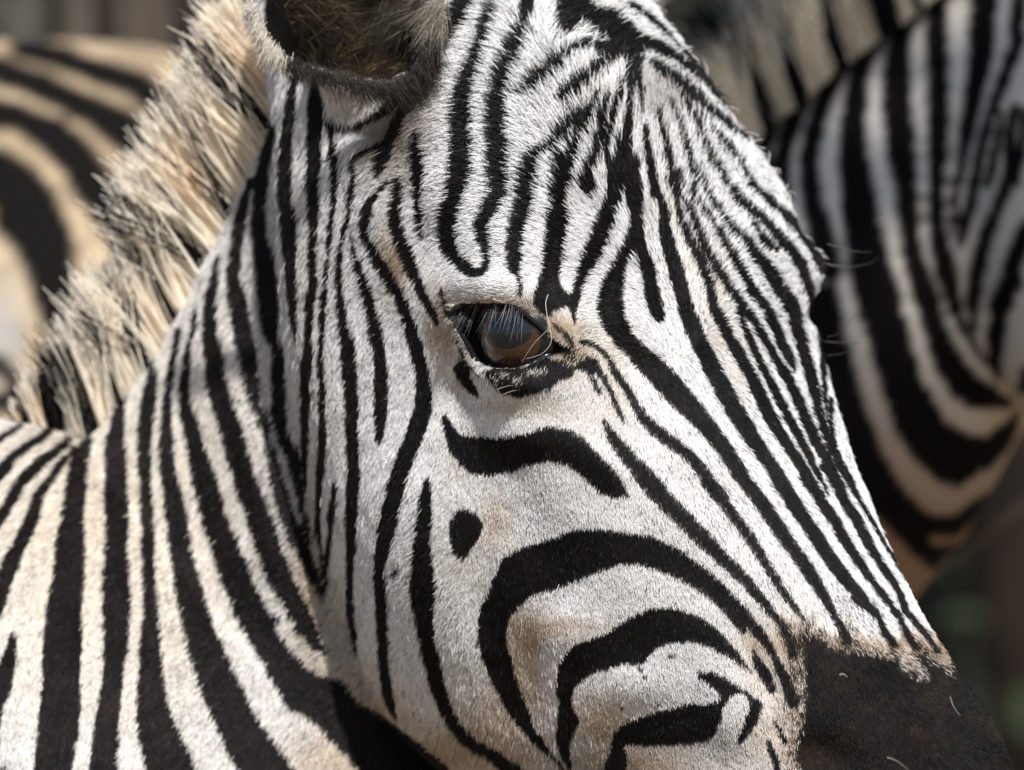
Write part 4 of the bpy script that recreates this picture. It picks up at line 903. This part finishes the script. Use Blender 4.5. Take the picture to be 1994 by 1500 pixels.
# ---------------------------------------------------------------- ground
gm = bpy.data.materials.new('dry_earth'); gm.use_nodes = True; t = gm.node_tree; b = t.nodes['Principled BSDF']; b.inputs['Roughness'].default_value = .95
tc_ = t.nodes.new('ShaderNodeTexCoord'); n1 = t.nodes.new('ShaderNodeTexNoise'); n1.inputs['Scale'].default_value = 1.3; n1.inputs['Detail'].default_value = 8
r_ = t.nodes.new('ShaderNodeValToRGB'); r_.color_ramp.elements[0].color = (.13, .085, .05, 1); r_.color_ramp.elements[1].color = (.27, .20, .12, 1)
t.links.new(tc_.outputs['Object'], n1.inputs['Vector']); t.links.new(n1.outputs['Fac'], r_.inputs['Fac']); t.links.new(r_.outputs['Color'], b.inputs['Base Color'])
gme = new_mesh('ground', [(-900, -900, 0), (900, -900, 0), (900, 900, 0), (-900, 900, 0)], [(0, 1, 2, 3)], gm, False)
ground = link(bpy.data.objects.new('ground', gme)); ground['kind'] = 'structure'

# ---------------------------------------------------------------- trees and shrubs behind
def leaf_cloud(n, centre, radii, size, rng, shell=.35, flat=.5):
    d = norm(rng.standard_normal((n, 3))); r = (rng.random(n) ** shell)[:, None]
    c = np.array(centre) + d * r * np.array(radii) * (1 + .25 * np.sin(d[:, :1] * 5 + d[:, 2:] * 7))
    a = norm(rng.standard_normal((n, 3))); a[:, 2] *= flat; a = norm(a)
    w = norm(np.cross(a, rng.standard_normal((n, 3))))
    s = size * rng.uniform(.6, 1.3, (n, 1))
    V = np.stack([c - a * s, c + w * s * .42, c + a * s, c - w * s * .42], 1).reshape(-1, 3)
    F = np.arange(n * 4).reshape(-1, 4)
    return V, F
def bark_mat(name, c1, c2):
    m = mat_flat(name, c1, .9, .1, (14, c2)); return m
BARK_SHADED = bark_mat('shaded_bark', (.012, .009, .007), (.025, .018, .014)); BARK2 = bark_mat('pale_bark', (.07, .056, .044), (.13, .105, .085))  # first bark has the background's shade put into its colour
def limb(path, r0, r1, k=9):
    path = crom(np.array(path, float), 4); return tube(path, np.linspace(r0, r1, len(path)), k)
def tree(loc, h, r, leaf_mat, bark, label, seed, crown=(1.2, 1.2, .9), nleaf=1500, lean=0.0):
    rng = np.random.default_rng(seed)
    root = bpy.data.objects.new('tree', None); root.location = loc; link(root)
    tag(root, label, 'tree', 'trees behind the zebras')
    wob = rng.normal(0, .03 * min(1, r / .03), (5, 2))
    path = [(wob[i, 0] + lean * i / 4, wob[i, 1], h * i / 4 - .1 * (i == 0)) for i in range(5)]
    ps = [limb(path, r, r * .55)]
    for j in range(4):
        a = rng.random() * 6.28; b0 = np.array(path[3]) + (np.array(path[4]) - path[3]) * rng.random()
        ps.append(limb([b0, b0 + np.array([math.cos(a) * .4, math.sin(a) * .4, .35]), b0 + np.array([math.cos(a) * .9, math.sin(a) * .9, .9])], r * .45, r * .12))
    v, f = join_lofts(ps); me = new_mesh('trunk', v, f, bark); recalc(me); link(bpy.data.objects.new('trunk', me), root)
    V, F = leaf_cloud(nleaf, (path[4][0], path[4][1], h + crown[2] * .5), crown, .07, rng)
    me = new_mesh('crown', V, F, leaf_mat, False); link(bpy.data.objects.new('crown', me), root)
    return root
def shrub(loc, radii, leaf_mat, bark, label, seed, n=2600, size=.05):
    rng = np.random.default_rng(seed)
    root = bpy.data.objects.new('shrub', None); root.location = loc; link(root)
    tag(root, label, 'shrub', 'shrubs behind the zebras')
    ps = []
    for j in range(9):
        a = rng.random() * 6.28; e = np.array([math.cos(a) * radii[0] * .6, math.sin(a) * radii[1] * .6, radii[2] * rng.uniform(1.0, 1.6)])
        ps.append(limb([(0, 0, -.05), e * .4 + rng.normal(0, .05, 3), e], .022, .006, 6))
    v, f = join_lofts(ps); me = new_mesh('stem', v, f, bark); recalc(me); link(bpy.data.objects.new('stem', me), root)
    V, F = leaf_cloud(n, (0, 0, radii[2] * .98), radii, size, rng, .6, 1.0)
    me = new_mesh('crown', V, F, leaf_mat, False); link(bpy.data.objects.new('crown', me), root)
    return root
def leaf_mat(name, c1, c2):
    m = mat_flat(name, c1, .6, .3, (9, c2)); return m
LF_SHADED = leaf_mat('shaded_leaf', (.006, .007, .004), (.018, .020, .009)); LF_SUNLIT = leaf_mat('sunlit_olive_leaf', (.16, .15, .085), (.30, .25, .15)); LF_GREEN = leaf_mat('green_leaf', (.014, .030, .008), (.032, .052, .014)); LF_BROWN = leaf_mat('dry_leaf', (.035, .026, .020), (.085, .066, .052))  # darkest leaf has shade painted in, the pale olive one sunlight
def at(px, y):                    # ground position under a sheet column at depth y
    return ((px - 997) / PX * (CAM_D + y) / CAM_D, y, 0)
shrub(at(60, 9), (.75, .6, 1.15), LF_BROWN, BARK_SHADED, 'brown dry shrub filling the top left corner', 101, 3200, .06)
shrub(at(480, 9.6), (.7, .6, 1.2), LF_BROWN, BARK_SHADED, 'brown dry shrub behind the mane of the near zebra', 102, 3000, .06)
shrub(at(1390, 9), (.42, .5, 1.2), LF_SUNLIT, BARK2, 'pale olive shrub showing between the forehead and the right zebra', 103, 2600, .06)
shrub(at(1990, 4.2), (.30, .4, .82), LF_SHADED, BARK_SHADED, 'dark shrub at the lower right, closest to the muzzle', 104, 3600, .05)
shrub(at(1700, 8.5), (.7, .6, 1.15), LF_SHADED, BARK_SHADED, 'dark shrub behind the neck of the right zebra', 105, 3000, .06)
for i, (px_, y, r, bk, lab) in enumerate([(28, 2.0, .016, BARK2, 'leftmost and widest of the thin brown stems in the top left corner'), (118, 1.9, .0085, BARK2, 'second thin brown stem from the left in the top left corner'), (166, 2.1, .008, BARK2, 'third thin brown stem from the left in the top left corner'),
                                          (224, 1.9, .008, BARK2, 'fourth thin brown stem from the left in the top left corner'), (268, 2.1, .0075, BARK2, 'fifth thin brown stem from the left in the top left corner'), (330, 2.0, .011, BARK2, 'rightmost thin brown stem, just above the mane'), (1965, 3.6, .055, BARK_SHADED, 'dark tree trunk at the lower right edge beyond the muzzle'), (1893, 5.2, .022, BARK2, 'slender pale grey stem at the lower right beside the dark trunk')]):
    tree(at(px_, y), 3.0, r, LF_SHADED, bk, lab, 120 + i, crown=(.9, .8, .6), nleaf=700)
# a leafy plant low on the right
rng = np.random.default_rng(77)
pl = bpy.data.objects.new('leafy_plant', None); pl.location = at(1900, 2.4); link(pl)
tag(pl, 'green leaves low on the right beside the dark muzzle', 'plant')
def leaf_blade(c, d, up, ln_, wd):
    c, d, up = np.array(c), norm(np.array(d, float)), norm(np.array(up, float)); s = norm(np.cross(d, up)); ts = np.linspace(0, 1, 7)
    V, F = [], []
    for t_ in ts:
        w = wd * math.sin(math.pi * min(t_ * .96 + .02, 1)) ** .8; p = c + d * ln_ * t_ - np.array([0, 0, 1]) * ln_ * .25 * t_ ** 2
        V += [p - s * w, p - up * w * .25, p + s * w]
    for i in range(6):
        for j in range(2): F.append((i * 3 + j, i * 3 + j + 1, i * 3 + j + 4, i * 3 + j + 3))
    return np.array(V), F
def rel(px, py, y):
    return unproject(px, py, y) - np.array(pl.location)
stem_v, stem_f = limb([(0, 0, -.05), (.01, 0, .5), rel(1890, 1600, 2.4), rel(1885, 1210, 2.4)], .004, .0012, 7)
sm = new_mesh('stem', stem_v, stem_f, LF_GREEN); recalc(sm); link(bpy.data.objects.new('stem', sm), pl)
for (x, y, dx_, dz_, ln_, wd) in [(1838,1192,1,.05,.028,.005), (1890,1200,-1,.1,.018,.004), (1985,1400,.5,.8,.03,.008), (1990,1340,.2,-1,.025,.007), (1930,1450,-.4,.6,.024,.006), (1838,1116,1,.6,.012,.004), (1890,1500,-.3,.9,.03,.006)]:
    v, f = leaf_blade(rel(x, y, 2.4), (dx_, -.2, dz_), (0, -.6, .8), ln_, wd)
    lm = new_mesh('leaf', v, f, LF_GREEN); link(bpy.data.objects.new('leaf', lm), pl)
tw = np.array([unproject(1800, 1130, .9), unproject(1890, 1065, .9), unproject(2010, 975, .9), unproject(2400, 760, .95), unproject(3300, 900, 1.0), unproject(3600, 5000, 1.05)])
v, f = limb(tw, .0012, .004, 6); m = new_mesh('twig', v, f, BARK2); recalc(m)
tag(link(bpy.data.objects.new('twig', m)), 'thin blurred twig slanting below the right zebra neck', 'twig')

# an unseen bough, added to cast shade on the right zebra
rng = np.random.default_rng(88)
S_ = np.array(SUN)
tgt = np.array([.20, .60, 1.32]); perp = norm(np.array([.07, .2, .166]))
cen = tgt + S_ * 1.6 + perp * .20
shade_caster = bpy.data.objects.new('tree', None); shade_caster.location = (1.9, .4, 0); link(shade_caster)
tag(shade_caster, 'unseen leafy tree added at the right to shade the right zebra', 'tree', 'trees behind the zebras')
rl = cen - np.array(shade_caster.location)
pp = [limb([(0, 0, -.1), (.02, 0, 1.0), (-.1, .02, 2.0), (-.5, .05, 2.6), (-.9, rl[1] * .6, rl[2] + .25), rl + np.array([.3, .2, .1]), rl - np.array([.1, .0, .0])], .11, .015)]
v, f = join_lofts(pp); m = new_mesh('trunk', v, f, BARK_SHADED); recalc(m); link(bpy.data.objects.new('trunk', m), shade_caster)
e1 = norm(np.cross(S_, perp))
n = 1150; a = rng.uniform(-.6, .25, n); bb = rng.uniform(-.36, .06, n); c_ = rng.normal(0, .10, n)
ctr = rl + np.multiply.outer(a, e1) + np.multiply.outer(bb, perp) + np.multiply.outer(c_, S_)
aa = norm(rng.standard_normal((n, 3))); ww = norm(np.cross(aa, rng.standard_normal((n, 3)))); sz = .035 * rng.uniform(.6, 1.4, (n, 1))
V = np.stack([ctr - aa * sz, ctr + ww * sz * .5, ctr + aa * sz, ctr - ww * sz * .5], 1).reshape(-1, 3)
m = new_mesh('crown', V, np.arange(n * 4).reshape(-1, 4), LF_GREEN, False); link(bpy.data.objects.new('crown', m), shade_caster)

# far-off bush closes the view all round: one mass
rng = np.random.default_rng(303); VV, FF_, off = [], [], 0
for i in range(34):
    cx = -9 + 18 * i / 33 + rng.normal(0, .2); cy = 14 + rng.uniform(-1.5, 2.5); hh = rng.uniform(1.2, 1.9)
    V, F = leaf_cloud(520, (cx, cy, hh * .85), (.75, .7, hh), .13, rng, .6, 1.0)
    VV.append(V); FF_ += [tuple(q + off) for q in F]; off += len(V)
m = new_mesh('bush_thicket', np.concatenate(VV), FF_, LF_BROWN, False)
tag(link(bpy.data.objects.new('bush_thicket', m)), 'far-off brown bush thicket closing the view behind everything', 'thicket', kind='stuff')
